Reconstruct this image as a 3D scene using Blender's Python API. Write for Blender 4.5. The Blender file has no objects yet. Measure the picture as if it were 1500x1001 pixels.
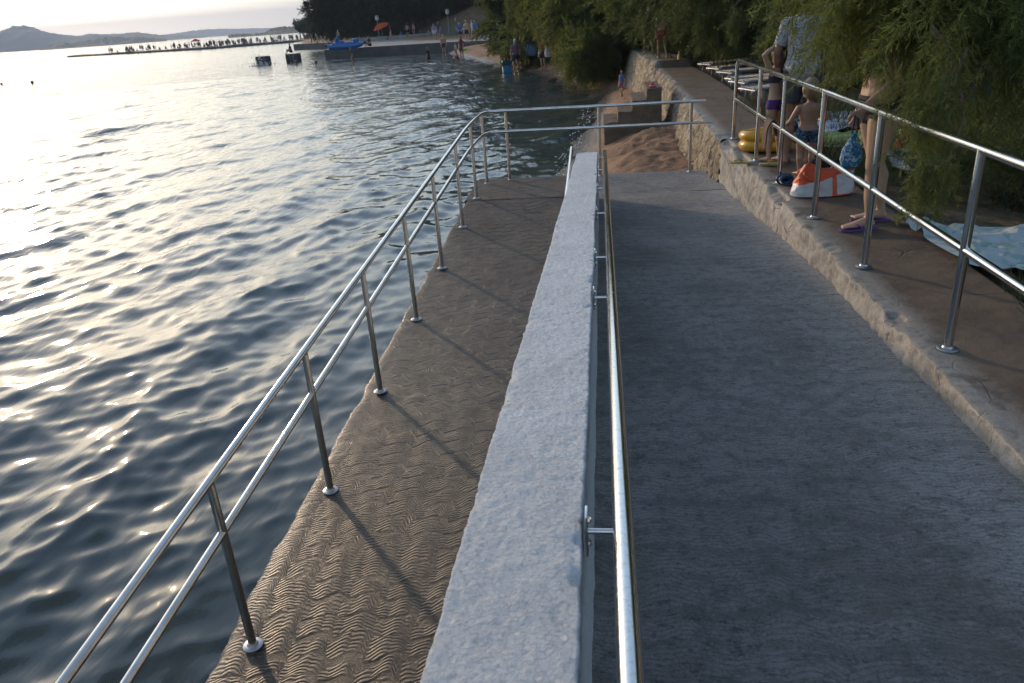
import bpy, bmesh, math, random
import numpy as np
from mathutils import Vector, Matrix

SKY_STRENGTH = 0.15
SUN_STRENGTH = 2.1
EXPOSURE = 0.36
HAZE = 0.0003
WAVE = 1.0
SC = bpy.context.scene
COL = SC.collection
R = math.radians
PI = math.pi
H = 2.84                       # eye height above the water

# ------------------------------------------------------------------ camera
F_PX = 1110.0
AX = np.array([[0.99214, 0.02041, -0.12345], [0.10474, 0.40126, 0.90996], [-0.0683, 0.91573, -0.39596]])


def _ortho():
    def ray(u, v): return np.array([u - 750, -(v - 500.5), F_PX])
    z = np.cross(ray(1500, 76 - .074 * 1500), ray(0, 76)); z /= np.linalg.norm(z)
    if z[1] < 0: z = -z
    y = ray(878, 76 - .074 * 878); y /= np.linalg.norm(y)
    x = -np.cross(y, z)
    return np.array([x, y, z])


AX = _ortho()                  # rows: world x, y, z in (right, up, forward)


def ray(u, v):
    return AX @ np.array([u - 750, -(v - 500.5), F_PX])


def at_z(u, v, z):
    d = ray(u, v); d = d * ((z - H) / d[2]); return Vector((d[0], d[1], z))


def at_y(u, v, y):
    d = ray(u, v); d = d * (y / d[1]); return Vector((d[0], y, d[2] + H))


def at_d(u, v, dist):
    d = ray(u, v); d = d * (dist / math.hypot(d[0], d[1])); return Vector((d[0], d[1], d[2] + H))


cam_d = bpy.data.cameras.new('camera')
cam = bpy.data.objects.new('camera', cam_d); COL.objects.link(cam)
cam_d.sensor_width = 36; cam_d.lens = F_PX / 1500 * 36
cam_d.clip_start = 0.05; cam_d.clip_end = 20000
right, up, fwd = AX[:, 0], AX[:, 1], AX[:, 2]
cam.matrix_world = Matrix(((right[0], up[0], -fwd[0], 0), (right[1], up[1], -fwd[1], 0), (right[2], up[2], -fwd[2], H), (0, 0, 0, 1)))
cam_d.dof.use_dof = True; cam_d.dof.focus_distance = 4.2; cam_d.dof.aperture_fstop = 9.0
SC.camera = cam

# ------------------------------------------------------------------ noise


def _hash(x, y, z, seed):
    h = (x.astype(np.int64) * 374761393 + y.astype(np.int64) * 668265263 + z.astype(np.int64) * 1440662683 + seed * 97531) & 0xffffffff
    h = ((h ^ (h >> 13)) * 1274126177) & 0xffffffff
    h = h ^ (h >> 16)
    return (h & 0xffff) / 32767.5 - 1.0


def vnoise(p, seed=0):
    p = np.asarray(p, float); i = np.floor(p); f = p - i; f = f * f * (3 - 2 * f)
    x, y, z = i[..., 0], i[..., 1], i[..., 2]; r = 0
    for a in (0, 1):
        for b in (0, 1):
            for c in (0, 1):
                w = (f[..., 0] if a else 1 - f[..., 0]) * (f[..., 1] if b else 1 - f[..., 1]) * (f[..., 2] if c else 1 - f[..., 2])
                r = r + w * _hash(x + a, y + b, z + c, seed)
    return r


def fbm(p, octs=4, seed=0, gain=.5):
    p = np.asarray(p, float); r = 0; a = 1.0
    for o in range(octs):
        r = r + a * vnoise(p * (2 ** o) + 17.3 * o, seed + o); a *= gain
    return r


# ------------------------------------------------------------------ mesh helpers
def np_mesh(name, V, F, smooth=True):
    """V (n,3); F (m,3|4) index array -> mesh datablock"""
    me = bpy.data.meshes.new(name)
    V = np.ascontiguousarray(V, np.float32); F = np.ascontiguousarray(F, np.int32)
    k = F.shape[1]
    me.vertices.add(len(V)); me.vertices.foreach_set('co', V.ravel())
    me.loops.add(F.size); me.loops.foreach_set('vertex_index', F.ravel())
    me.polygons.add(len(F)); me.polygons.foreach_set('loop_start', np.arange(0, F.size, k, dtype=np.int32))
    me.polygons.foreach_set('use_smooth', np.full(len(F), smooth))
    me.update(calc_edges=True); me.validate()
    return me


def grid_faces(n, m, flip=False):
    i, j = np.meshgrid(np.arange(n - 1), np.arange(m - 1), indexing='ij')
    a = (i * m + j).ravel(); q = np.stack([a, a + m, a + m + 1, a + 1], 1)
    return q[:, ::-1] if flip else q


def link(name, me, m=None, parent=None):
    o = bpy.data.objects.new(name, me); COL.objects.link(o)
    if m is not None:
        for mm in (m if isinstance(m, (list, tuple)) else [m]): me.materials.append(mm)
    if parent is not None: o.parent = parent
    return o


def tag(o, label=None, cat=None, group=None, kind=None):
    if label: o['label'] = label
    if cat: o['category'] = cat
    if group: o['group'] = group
    if kind: o['kind'] = kind
    return o


def empty(name, loc=(0, 0, 0), rz=0.0, label=None, cat=None, group=None):
    o = bpy.data.objects.new(name, None); COL.objects.link(o)
    o.location = loc; o.rotation_euler = (0, 0, rz); o.empty_display_size = .2
    return tag(o, label, cat, group)


def kids(o): return [c for c in bpy.data.objects if c.parent == o]


def copy_tree(o, parent=None):
    c = o.copy(); COL.objects.link(c); c.parent = parent
    for k in list(o.children): copy_tree(k, c)
    return c


class MB:
    def __init__(s): s.v = []; s.f = []

    def add(s, V, F):
        b = len(s.v); s.v += [tuple(p) for p in V]; s.f += [tuple(i + b for i in f) for f in F]; return s

    def box(s, c, d, rz=0.0, bev=0.0, M=None):
        x, y, z = d[0] / 2, d[1] / 2, d[2] / 2
        bm = bmesh.new(); bmesh.ops.create_cube(bm, size=1)
        for v in bm.verts: v.co = Vector((v.co.x * d[0], v.co.y * d[1], v.co.z * d[2]))
        if bev > 0: bmesh.ops.bevel(bm, geom=list(bm.edges), offset=bev, segments=2, affect='EDGES', profile=.6)
        T = Matrix.Translation(c) @ Matrix.Rotation(rz, 4, 'Z')
        if M is not None: T = Matrix.Translation(c) @ M
        bm.verts.index_update()
        s.add([T @ v.co for v in bm.verts], [[v.index for v in f.verts] for f in bm.faces]); bm.free(); return s

    def tube(s, pts, r, n=12, cap=True, closed=False, ell=None):
        pts = [Vector(p) for p in pts]; k = len(pts)
        rs = r if isinstance(r, (list, tuple)) else [r] * k
        T = []
        for i in range(k):
            if closed: t = pts[(i + 1) % k] - pts[i - 1]
            else: t = pts[min(i + 1, k - 1)] - pts[max(i - 1, 0)]
            T.append(t.normalized())
        ref = Vector((0, 0, 1)) if abs(T[0].z) < .95 else Vector((1, 0, 0))
        u = (ref - T[0] * ref.dot(T[0])).normalized(); V = []
        for i in range(k):
            u = (u - T[i] * u.dot(T[i])).normalized(); w = T[i].cross(u)
            for j in range(n):
                a = 2 * PI * j / n; V.append(pts[i] + (u * math.cos(a) + w * math.sin(a)) * rs[i])
        F = []
        for i in range(k if closed else k - 1):
            i2 = (i + 1) % k
            for j in range(n):
                j2 = (j + 1) % n; F.append((i * n + j, i * n + j2, i2 * n + j2, i2 * n + j))
        if cap and not closed:
            F.append(tuple(range(n - 1, -1, -1))); F.append(tuple((k - 1) * n + j for j in range(n)))
        return s.add(V, F)

    def lathe(s, prof, c=(0, 0, 0), n=24, M=None):
        V = []; F = []; k = len(prof)
        for r, z in prof:
            for j in range(n):
                a = 2 * PI * j / n; p = Vector((r * math.cos(a), r * math.sin(a), z))
                if M is not None: p = M @ p
                V.append(p + Vector(c))
        for i in range(k - 1):
            for j in range(n):
                j2 = (j + 1) % n; F.append((i * n + j, i * n + j2, (i + 1) * n + j2, (i + 1) * n + j))
        F.append(tuple(range(n - 1, -1, -1))); F.append(tuple((k - 1) * n + j for j in range(n)))
        return s.add(V, F)

    def ell(s, c, rad, M=None, n=16, m=10):
        V = []; F = []
        for i in range(1, m):
            t = PI * i / m
            for j in range(n):
                a = 2 * PI * j / n
                V.append(Vector((rad[0] * math.sin(t) * math.cos(a), rad[1] * math.sin(t) * math.sin(a), rad[2] * math.cos(t))))
        top = len(V); V.append(Vector((0, 0, rad[2]))); V.append(Vector((0, 0, -rad[2])))
        for i in range(m - 2):
            for j in range(n):
                j2 = (j + 1) % n; F.append((i * n + j, (i + 1) * n + j, (i + 1) * n + j2, i * n + j2))
        for j in range(n):
            j2 = (j + 1) % n; F.append((top, j, j2)); F.append((top + 1, (m - 2) * n + j2, (m - 2) * n + j))
        return s.add([((M @ p) if M is not None else p) + Vector(c) for p in V], F)

    def loft(s, rings, n=16):
        """rings: (centre, side vec*a, front vec*b)"""
        V = []; F = []; k = len(rings)
        for c, a, b in rings:
            for j in range(n):
                t = 2 * PI * j / n; V.append(Vector(c) + Vector(a) * math.cos(t) + Vector(b) * math.sin(t))
        for i in range(k - 1):
            for j in range(n):
                j2 = (j + 1) % n; F.append((i * n + j, i * n + j2, (i + 1) * n + j2, (i + 1) * n + j))
        F.append(tuple(range(n - 1, -1, -1))); F.append(tuple((k - 1) * n + j for j in range(n)))
        return s.add(V, F)

    def mesh(s, name='mesh', smooth=True):
        me = bpy.data.meshes.new(name); me.from_pydata([tuple(v) for v in s.v], [], s.f)
        bm = bmesh.new(); bm.from_mesh(me); bmesh.ops.recalc_face_normals(bm, faces=bm.faces); bm.to_mesh(me); bm.free()
        if smooth:
            me.polygons.foreach_set('use_smooth', [True] * len(me.polygons))
            try: me.set_sharp_from_angle(angle=R(40))
            except Exception: pass
        me.update(); return me

    def build(s, name, m, parent=None, smooth=True):
        return link(name, s.mesh(name, smooth), m, parent)


def arc_path(pts, r, n=6):
    """round the corners of a polyline"""
    pts = [Vector(p) for p in pts]; out = [pts[0]]
    for i in range(1, len(pts) - 1):
        a, b, c = pts[i - 1], pts[i], pts[i + 1]
        d1 = (a - b).normalized(); d2 = (c - b).normalized()
        rr = min(r, (a - b).length * .45, (c - b).length * .45)
        p, q = b + d1 * rr, b + d2 * rr
        for k in range(n + 1):
            t = k / n; out.append(p * (1 - t) ** 2 + b * 2 * t * (1 - t) + q * t * t)
    out.append(pts[-1]); return out


# ------------------------------------------------------------------ materials
class NT:
    def __init__(s, name):
        s.m = bpy.data.materials.new(name); s.m.use_nodes = True
        s.t = s.m.node_tree; s.t.nodes.clear()
        s.out = s.t.nodes.new('ShaderNodeOutputMaterial')

    def n(s, typ, ins=None, **kw):
        nd = s.t.nodes.new('ShaderNode' + typ)
        for k, v in kw.items(): setattr(nd, k, v)
        for k, v in (ins or {}).items():
            sock = nd.inputs[k]
            if hasattr(v, 'is_linked') or isinstance(v, bpy.types.NodeSocket): s.t.links.new(v, sock)
            else: sock.default_value = v
        return nd

    def coord(s): return s.n('TexCoord').outputs['Object']

    def math(s, op, a, b=0.0, c=None):
        ins = {0: a, 1: b}
        if c is not None: ins[2] = c
        return s.n('Math', ins, operation=op).outputs[0]

    def noise(s, vec, scale, detail=4, rough=.55, dist=0.0):
        return s.n('TexNoise', {'Vector': vec, 'Scale': scale, 'Detail': detail, 'Roughness': rough, 'Distortion': dist}).outputs['Fac']

    def scale(s, vec, sc): return s.n('Mapping', {'Vector': vec, 'Scale': sc}).outputs[0]

    def ramp(s, fac, stops, interp='LINEAR'):
        nd = s.n('ValToRGB', {'Fac': fac}); cr = nd.color_ramp; cr.interpolation = interp
        while len(cr.elements) < len(stops): cr.elements.new(.5)
        for e, (p, c) in zip(cr.elements, stops):
            e.position = p; e.color = (c[0], c[1], c[2], 1) if not isinstance(c, (int, float)) else (c, c, c, 1)
        return nd.outputs['Color']

    def mix(s, fac, a, b, mode='MIX'):
        def c4(v): return (*v, 1) if isinstance(v, tuple) and len(v) == 3 else v
        nd = s.n('Mix', data_type='RGBA', blend_type=mode)
        for k, v in ((0, fac), (6, c4(a)), (7, c4(b))):
            sock = nd.inputs[k]
            if isinstance(v, bpy.types.NodeSocket): s.t.links.new(v, sock)
            else: sock.default_value = v
        return nd.outputs[2]

    def bump(s, h, strength=.5, dist=.01, normal=None):
        ins = {'Height': h, 'Strength': strength, 'Distance': dist}
        if normal is not None: ins['Normal'] = normal
        return s.n('Bump', ins).outputs[0]

    def bsdf(s, color, rough=.6, normal=None, metal=0.0, **kw):
        ins = {'Base Color': (*color, 1) if isinstance(color, tuple) and len(color) == 3 else color, 'Roughness': rough, 'Metallic': metal}
        if normal is not None: ins['Normal'] = normal
        ins.update(kw)
        return s.n('BsdfPrincipled', ins).outputs[0]

    def done(s, sh, vol=None):
        s.t.links.new(sh, s.out.inputs['Surface']); return s.m


_pm = {}


def pm(name, color, rough=.6, var=.2, scale=9.0, bump=.25, bscale=60.0, metal=0.0, bdist=.004, **kw):
    """plain weathered material: colour varied by noise, slight bump"""
    key = (name, color)
    if key in _pm: return _pm[key]
    t = NT(name); co = t.coord()
    f = t.noise(co, scale, 5)
    dark = tuple(c * (1 - var) for c in color); lite = tuple(min(1, c * (1 + var)) for c in color)
    col = t.ramp(f, [(.3, dark), (.7, lite)])
    b = t.bump(t.noise(co, bscale, 4), bump, bdist)
    _pm[key] = t.done(t.bsdf(col, rough, b, metal, **kw)); return _pm[key]


def cloth(color, rough=.85): return pm('cloth', color, rough, .15, 20, .5, 90, bdist=.003)


def plastic(color, rough=.35): return pm('plastic', color, rough, .07, 5, .08, 30)


def skin(color): return pm('skin', color, .5, .1, 14, .15, 120, bdist=.002)


def m_steel():
    t = NT('polished_steel'); co = t.coord()
    f = t.noise(co, 14, 5); f2 = t.noise(t.scale(co, (1, .12, 1)), 160, 2)
    col = t.ramp(t.noise(co, 5, 6, .7), [(.35, (.50, .47, .43)), (.6, (.64, .62, .59))])
    rg = t.math('ADD', t.math('MULTIPLY', f, .16), .06)
    return t.done(t.bsdf(col, rg, t.bump(f2, .06, .002), 1.0))


def m_steel_mottled():
    t = NT('mottled_steel'); co = t.coord()
    spots = t.ramp(t.noise(co, 70, 5, .75), [(.50, 0), (.70, 1)])  # mottled spots, with flecks of foliage shadow painted into the steel
    spots = t.math('MULTIPLY', spots, t.ramp(t.noise(co, 1.4, 3), [(.4, .25), (.65, 1)]))
    col = t.mix(spots, (.63, .61, .58), (.50, .46, .41))
    rg = t.math('ADD', t.math('MULTIPLY', spots, .25), .12)
    mt = t.math('SUBTRACT', 1.0, t.math('MULTIPLY', spots, .2))
    return t.done(t.bsdf(col, rg, t.bump(t.noise(co, 120, 4), .05, .002), mt))


def groove_height(t, co, pitch, period, amp, rowh):
    """wavy combed swaths: returns the groove height and the place within the swath"""
    sx = t.n('SeparateXYZ', {0: co}); x, y = sx.outputs[0], sx.outputs[1]
    slow = t.noise(co, 1.1, 3); slow2 = t.noise(co, 3.5, 2)

    def wave(per, am, ph):
        th = t.math('ADD', t.math('MULTIPLY', x, 2 * PI / per), ph)
        sc = t.math('SUBTRACT', .64, t.math('ABSOLUTE', t.math('SINE', t.math('MULTIPLY', th, .5))))      # scallops of the comb
        return t.math('MULTIPLY', t.math('ADD', t.math('MULTIPLY', t.math('SINE', th), .35), t.math('MULTIPLY', sc, 1.3)), am)
    # swaths follow one sweep of the comb; each later swath lies over the one before
    base = t.math('ADD', y, wave(period, amp, t.math('MULTIPLY', slow, 10.0)))
    base = t.math('ADD', base, t.math('ADD', t.math('MULTIPLY', slow2, .13), t.math('MULTIPLY', t.noise(co, 9, 3, .6), .045)))
    q = t.math('DIVIDE', base, rowh)
    row = t.math('FLOOR', q); fr = t.math('FRACT', q)
    rnd = t.n('TexWhiteNoise', {'W': row}, noise_dimensions='1D').outputs[0]
    rnd2 = t.n('TexWhiteNoise', {'W': t.math('ADD', row, 31.7)}, noise_dimensions='1D').outputs[0]
    own = t.math('ADD', t.math('ADD', y, wave(period, amp, t.math('ADD', t.math('MULTIPLY', slow, 10.0), t.math('MULTIPLY', rnd, 1.5)))), wave(period * .53, amp * .35, t.math('MULTIPLY', rnd2, 6.28)))
    own = t.math('ADD', own, t.math('MULTIPLY', slow2, .11))
    wig = t.math('MULTIPLY', t.noise(t.scale(co, (2, 1, 1)), 14, 3, .6), .010)
    s = t.math('SINE', t.math('MULTIPLY', t.math('ADD', own, wig), 2 * PI / pitch))
    s = t.math('ADD', t.math('MULTIPLY', s, .5), .5)
    flat = t.ramp(t.math('ADD', fr, t.math('MULTIPLY', t.math('SUBTRACT', t.noise(co, 5.5, 3), .5), 1.7)), [(.74, 1), (.84, 0)])
    ridge_ = t.ramp(fr, [(.0, 1), (.14, .55), (.86, .0), (1, 1)])
    ridge_ = t.math('MULTIPLY', ridge_, t.ramp(t.noise(co, 2.8, 4, .65), [(.36, .12), (.60, 1)]))      # worn in places
    return t.math('MULTIPLY', s, flat), ridge_, flat


def m_lane_wet():
    t = NT('combed_wet_concrete'); co = t.coord()
    z = t.n('SeparateXYZ', {0: co}).outputs[2]
    h, rdg, flat = groove_height(t, co, .0225, .20, .036, .125)
    fine = t.noise(co, 120, 5, .75); mid = t.noise(co, 9, 6, .65); big = t.noise(co, 1.7, 5, .6)
    # wet near the water line (low), drier up the lane
    dry = t.n('MapRange', {'Value': t.math('ADD', z, t.math('MULTIPLY', t.math('SUBTRACT', big, .5), .5)), 'From Min': .12, 'From Max': .62}).outputs[0]
    cw = t.ramp(mid, [(.3, (.026, .0175, .0115)), (.7, (.056, .040, .028))])
    cd = t.ramp(mid, [(.3, (.120, .098, .086)), (.7, (.205, .174, .155))])
    col = t.mix(dry, cw, cd)
    col = t.mix(t.math('MULTIPLY', t.ramp(h, [(.1, 1), (.7, 0)]), t.math('SUBTRACT', .92, t.math('MULTIPLY', dry, .5))), col, (.014, .011, .009))
    col = t.mix(t.ramp(fine, [(.38, .75), (.5, 0)]), col, (.016, .013, .011))
    col = t.mix(t.ramp(t.noise(co, 3.2, 6, .7), [(.52, 0), (.66, .55)]), col, (.022, .016, .012))
    ex = t.n('SeparateXYZ', {0: co}).outputs[0]
    rim = t.n('MapRange', {'Value': t.math('ADD', ex, t.math('MULTIPLY', t.math('SUBTRACT', mid, .5), .10)), 'From Min': -1.88, 'From Max': -1.80, 'To Min': .7, 'To Max': 0.0}).outputs[0]
    col = t.mix(rim, col, (.13, .115, .10))
    rg = t.math('ADD', t.math('MULTIPLY', dry, .34), t.math('ADD', .27, t.math('MULTIPLY', fine, .30)))
    hh = t.math('ADD', t.math('MULTIPLY', h, .95), t.math('ADD', t.math('MULTIPLY', fine, 1.5), t.math('ADD', t.math('MULTIPLY', mid, .2), t.math('MULTIPLY', rdg, 1.7))))
    col = t.mix(t.ramp(rdg, [(.55, 0), (.95, .55)]), col, (.018, .014, .011))
    return t.done(t.bsdf(col, rg, t.bump(hh, 1.0, .0075), **{'Specular IOR Level': .28, 'Coat Weight': t.math('MULTIPLY', t.math('SUBTRACT', 1.0, dry), .27), 'Coat Roughness': .16, 'Coat Normal': t.bump(t.math('ADD', t.math('MULTIPLY', h, .5), t.math('MULTIPLY', fine, .8)), .5, .006)}))


def m_lane_dry():
    t = NT('brushed_dry_concrete'); co = t.coord()
    h, rdg, flat = groove_height(t, co, .022, .30, .022, .15)
    st = t.noise(t.scale(co, (1, 4.5, 1)), 8, 8, .75); fine = t.noise(co, 110, 6, .8); big = t.noise(co, 1.3, 6, .62)
    pit = t.noise(t.scale(co, (1, 1.5, 1)), 26, 6, .78)
    col = t.ramp(big, [(.34, (.175, .166, .160)), (.64, (.34, .325, .312))])
    mot = t.noise(co, 13, 6, .8)
    col = t.mix(t.ramp(mot, [(.36, .6), (.50, 0)]), col, (.085, .083, .083))
    col = t.mix(t.ramp(mot, [(.55, 0), (.66, .5)]), col, (.40, .395, .39))
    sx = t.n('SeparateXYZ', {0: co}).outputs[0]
    pale_strip = t.n('MapRange', {'Value': t.math('ADD', sx, t.math('MULTIPLY', t.math('SUBTRACT', mot, .5), .7)), 'From Min': 1.08, 'From Max': 1.46}).outputs[0]  # cement wash, with the sunlit strip beside the kerb painted in
    col = t.mix(t.math('MULTIPLY', pale_strip, .75), col, (.46, .45, .44))
    col = t.mix(t.ramp(st, [(.38, .12), (.58, 0)]), col, (.085, .083, .083))
    col = t.mix(t.ramp(pit, [(.36, .8), (.46, 0)]), col, (.055, .054, .054))
    col = t.mix(t.ramp(fine, [(.40, .6), (.48, 0)]), col, (.075, .072, .068))
    col = t.mix(t.ramp(fine, [(.54, 0), (.64, .35)]), col, (.42, .405, .39))
    col = t.mix(t.math('MULTIPLY', t.ramp(h, [(0, 1), (.4, 0)]), .30), col, (.07, .068, .066))
    col = t.mix(t.ramp(t.noise(co, .8, 5, .7), [(.60, 0), (.68, .35)]), col, (.17, .14, .11))
    hh = t.math('ADD', t.math('MULTIPLY', h, .35), t.math('ADD', t.math('MULTIPLY', st, .12), t.math('ADD', t.math('MULTIPLY', fine, 1.1), t.math('MULTIPLY', pit, 1.2))))
    return t.done(t.bsdf(col, .86, t.bump(hh, 1.0, .012)))


def m_plaster():
    t = NT('white_roughcast'); co = t.coord()
    a = t.noise(co, 85, 6, .7, .6); b2 = t.noise(co, 260, 4, .75); big = t.noise(co, 4, 5)
    vor = t.n('TexVoronoi', {'Vector': co, 'Scale': 90.0}, feature='SMOOTH_F1').outputs['Distance']
    col = t.ramp(big, [(.3, (.61, .61, .615)), (.7, (.74, .74, .74))])
    col = t.mix(t.ramp(a, [(.3, .6), (.5, 0)]), col, (.30, .30, .31))
    col = t.mix(t.ramp(t.noise(co, 2.2, 6, .75), [(.60, 0), (.75, .4)]), col, (.36, .33, .30))
    h = t.math('ADD', t.math('MULTIPLY', a, 1.3), t.math('ADD', t.math('MULTIPLY', b2, .5), t.math('MULTIPLY', vor, -.6)))
    return t.done(t.bsdf(col, .9, t.bump(h, 1.0, .010)))


def m_kerb():
    t = NT('eroded_kerb_concrete'); co = t.coord()
    n = t.n('NewGeometry').outputs['Normal']; nz = t.n('SeparateXYZ', {0: n}).outputs[2]
    big = t.noise(co, 2.3, 6, .65); mid = t.noise(co, 14, 6, .7); fine = t.noise(co, 90, 5, .7)
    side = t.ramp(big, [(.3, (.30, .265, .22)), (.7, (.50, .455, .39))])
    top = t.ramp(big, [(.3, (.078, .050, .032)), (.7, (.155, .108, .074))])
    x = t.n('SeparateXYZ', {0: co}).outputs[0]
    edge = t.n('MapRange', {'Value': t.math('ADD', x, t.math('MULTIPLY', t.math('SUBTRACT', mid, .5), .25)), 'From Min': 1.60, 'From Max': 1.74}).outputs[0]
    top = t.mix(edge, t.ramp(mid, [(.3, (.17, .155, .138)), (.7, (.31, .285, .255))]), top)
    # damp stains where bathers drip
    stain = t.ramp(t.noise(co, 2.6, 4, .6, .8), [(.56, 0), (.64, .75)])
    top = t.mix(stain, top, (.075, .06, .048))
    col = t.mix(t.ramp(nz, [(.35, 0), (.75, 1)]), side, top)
    col = t.mix(t.ramp(mid, [(.30, .5), (.45, 0)]), col, (.10, .085, .07))
    vd = t.n('TexVoronoi', {'Vector': t.mix(.12, co, t.n('TexNoise', {'Vector': co, 'Scale': 3.0}).outputs['Color']), 'Scale': 2.1}, feature='DISTANCE_TO_EDGE').outputs['Distance']
    crk = t.ramp(vd, [(.0, 1), (.012, 0)])
    crk = t.math('MULTIPLY', crk, t.ramp(t.noise(co, 1.1, 3), [(.5, 0), (.62, 1)]))
    col = t.mix(t.math('MULTIPLY', crk, .8), col, (.05, .04, .033))
    hh = t.math('ADD', t.math('MULTIPLY', mid, 1.3), t.math('SUBTRACT', t.math('MULTIPLY', fine, .6), crk))
    return t.done(t.bsdf(col, .9, t.bump(hh, .9, .014)))


def m_stone():
    t = NT('mortared_stone'); co = t.coord()
    wob = t.n('TexNoise', {'Vector': co, 'Scale': 4.0}).outputs['Color']
    v2 = t.mix(.08, co, wob)
    vor = t.n('TexVoronoi', {'Vector': t.scale(v2, (1, 1, 1.3)), 'Scale': 4.2}, feature='DISTANCE_TO_EDGE').outputs['Distance']
    cell = t.n('TexVoronoi', {'Vector': t.scale(v2, (1, 1, 1.3)), 'Scale': 4.2}).outputs['Color']
    cs = t.n('SeparateColor', {0: cell}).outputs[0]
    mid = t.noise(co, 16, 6, .7); streak = t.noise(t.scale(co, (5, 5, .6)), 5, 5, .65)
    col = t.ramp(cs, [(.1, (.24, .175, .105)), (.5, (.36, .27, .17)), (.9, (.44, .36, .25))])
    col = t.mix(t.ramp(streak, [(.35, .75), (.58, 0)]), col, (.09, .07, .05))
    col = t.mix(t.ramp(vor, [(.0, .7), (.07, 0)]), col, (.25, .215, .17))
    hh = t.math('ADD', t.ramp(vor, [(0, 0), (.12, 1)]), t.math('MULTIPLY', mid, .8))
    return t.done(t.bsdf(col, .92, t.bump(hh, .9, .03)))


def m_sand():
    t = NT('beach_sand'); co = t.coord()
    z = t.n('SeparateXYZ', {0: co}).outputs[2]
    big = t.noise(co, 1.1, 6, .65); mid = t.noise(co, 9, 6, .7); fine = t.noise(co, 70, 4, .7)
    dry = t.ramp(mid, [(.3, (.19, .088, .040)), (.7, (.37, .205, .108))])
    dry = t.mix(t.ramp(big, [(.46, 0), (.60, .7)]), dry, (.15, .080, .047))
    dry = t.mix(t.ramp(t.noise(co, 5, 6, .75), [(.36, .85), (.46, 0)]), dry, (.045, .028, .018))
    wet = (.13, .095, .07)
    wetf = t.n('MapRange', {'Value': t.math('ADD', z, t.math('MULTIPLY', t.math('SUBTRACT', big, .5), .18)), 'From Min': .05, 'From Max': .24, 'To Min': 1.0, 'To Max': 0.0}).outputs[0]
    col = t.mix(wetf, dry, wet)
    rg = t.math('SUBTRACT', .92, t.math('MULTIPLY', wetf, .7))
    # litter of needles and turf further inland and up the bank
    gz = t.n('MapRange', {'Value': t.math('ADD', z, t.math('MULTIPLY', t.math('SUBTRACT', mid, .5), .6)), 'From Min': .95, 'From Max': 1.15}).outputs[0]
    x = t.n('SeparateXYZ', {0: co}).outputs[0]
    turf = t.ramp(mid, [(.3, (.014, .018, .008)), (.7, (.045, .046, .020))])
    red = t.ramp(big, [(.42, (.05, .045, .02)), (.6, (.20, .085, .042))])
    hz = t.n('MapRange', {'Value': z, 'From Min': 1.6, 'From Max': 3.2}).outputs[0]
    turf = t.mix(hz, turf, red)
    col = t.mix(gz, col, turf)
    hh = t.math('ADD', t.math('MULTIPLY', mid, 1.5), t.math('MULTIPLY', fine, .3))
    return t.done(t.bsdf(col, rg, t.bump(hh, .8, .03)))


def m_water():
    t = NT('sea_water'); co = t.coord()
    sx = t.n('SeparateXYZ', {0: co})
    x, y = sx.outputs[0], sx.outputs[1]
    far = t.n('VectorMath', {0: co}, operation='LENGTH').outputs['Value']
    w1 = t.noise(t.scale(co, (1.0, .42, 1)), 5.5, 3, .5, .4)
    w2 = t.noise(t.scale(co, (1.0, .5, 1)), 1.5, 4, .5, .5)
    w3 = t.noise(t.scale(co, (1.0, .4, 1)), .33, 3, .5, .3)
    f1 = t.n('MapRange', {'Value': far, 'From Min': 8.0, 'From Max': 25.0}).outputs[0]
    f2 = t.n('MapRange', {'Value': far, 'From Min': 18.0, 'From Max': 55.0}).outputs[0]
    f3 = t.n('MapRange', {'Value': far, 'From Min': 40.0, 'From Max': 110.0}).outputs[0]
    f1 = t.math('MULTIPLY', f1, t.n('MapRange', {'Value': far, 'From Min': 35.0, 'From Max': 80.0, 'To Min': 1.0, 'To Max': .0}).outputs[0])
    f2 = t.math('MULTIPLY', f2, t.n('MapRange', {'Value': far, 'From Min': 90.0, 'From Max': 240.0, 'To Min': 1.0, 'To Max': .15}).outputs[0])
    h = t.math('ADD', t.math('MULTIPLY', t.math('MULTIPLY', w1, .035), t.math('ADD', .16, f1)),
               t.math('ADD', t.math('MULTIPLY', t.math('MULTIPLY', w2, .17), f2), t.math('MULTIPLY', t.math('MULTIPLY', w3, .5), f3)))
    b = t.bump(h, 1.0, 1.0)
    big = t.noise(co, .35, 3)
    col = t.ramp(big, [(.35, (.042, .056, .059)), (.65, (.055, .071, .072))])
    rg = t.n('MapRange', {'Value': far, 'From Min': 25.0, 'From Max': 220.0, 'To Min': .06, 'To Max': .24}).outputs[0]
    body = t.bsdf(col, rg, b, 0.0, IOR=1.333)
    clear = t.n('BsdfTransparent', {'Color': (.42, .50, .44, 1)}).outputs[0]
    fr = t.n('Fresnel', {'IOR': 1.333, 'Normal': b}).outputs[0]
    k = t.math('MULTIPLY', t.math('SUBTRACT', 1.0, fr), .38)
    return t.done(t.n('MixShader', {0: k, 1: body, 2: clear}).outputs[0])


def m_leaf(name, c, tr, amt=.4):
    t = NT(name); co = t.coord()
    f = t.noise(co, 1.6, 3); g = t.noise(co, 23, 2)
    k = t.math('ADD', t.math('MULTIPLY', f, .6), t.math('MULTIPLY', g, .4))
    col = t.ramp(k, [(.32, tuple(v * .55 for v in c)), (.5, c), (.68, (min(1, c[0] * 1.75), c[1] * 1.45, c[2] * 1.1))])
    d = t.bsdf(col, .65)
    tl = t.n('BsdfTranslucent', {'Color': (*tr, 1)}).outputs[0]
    return t.done(t.n('MixShader', {0: amt, 1: d, 2: tl}).outputs[0])


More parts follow.
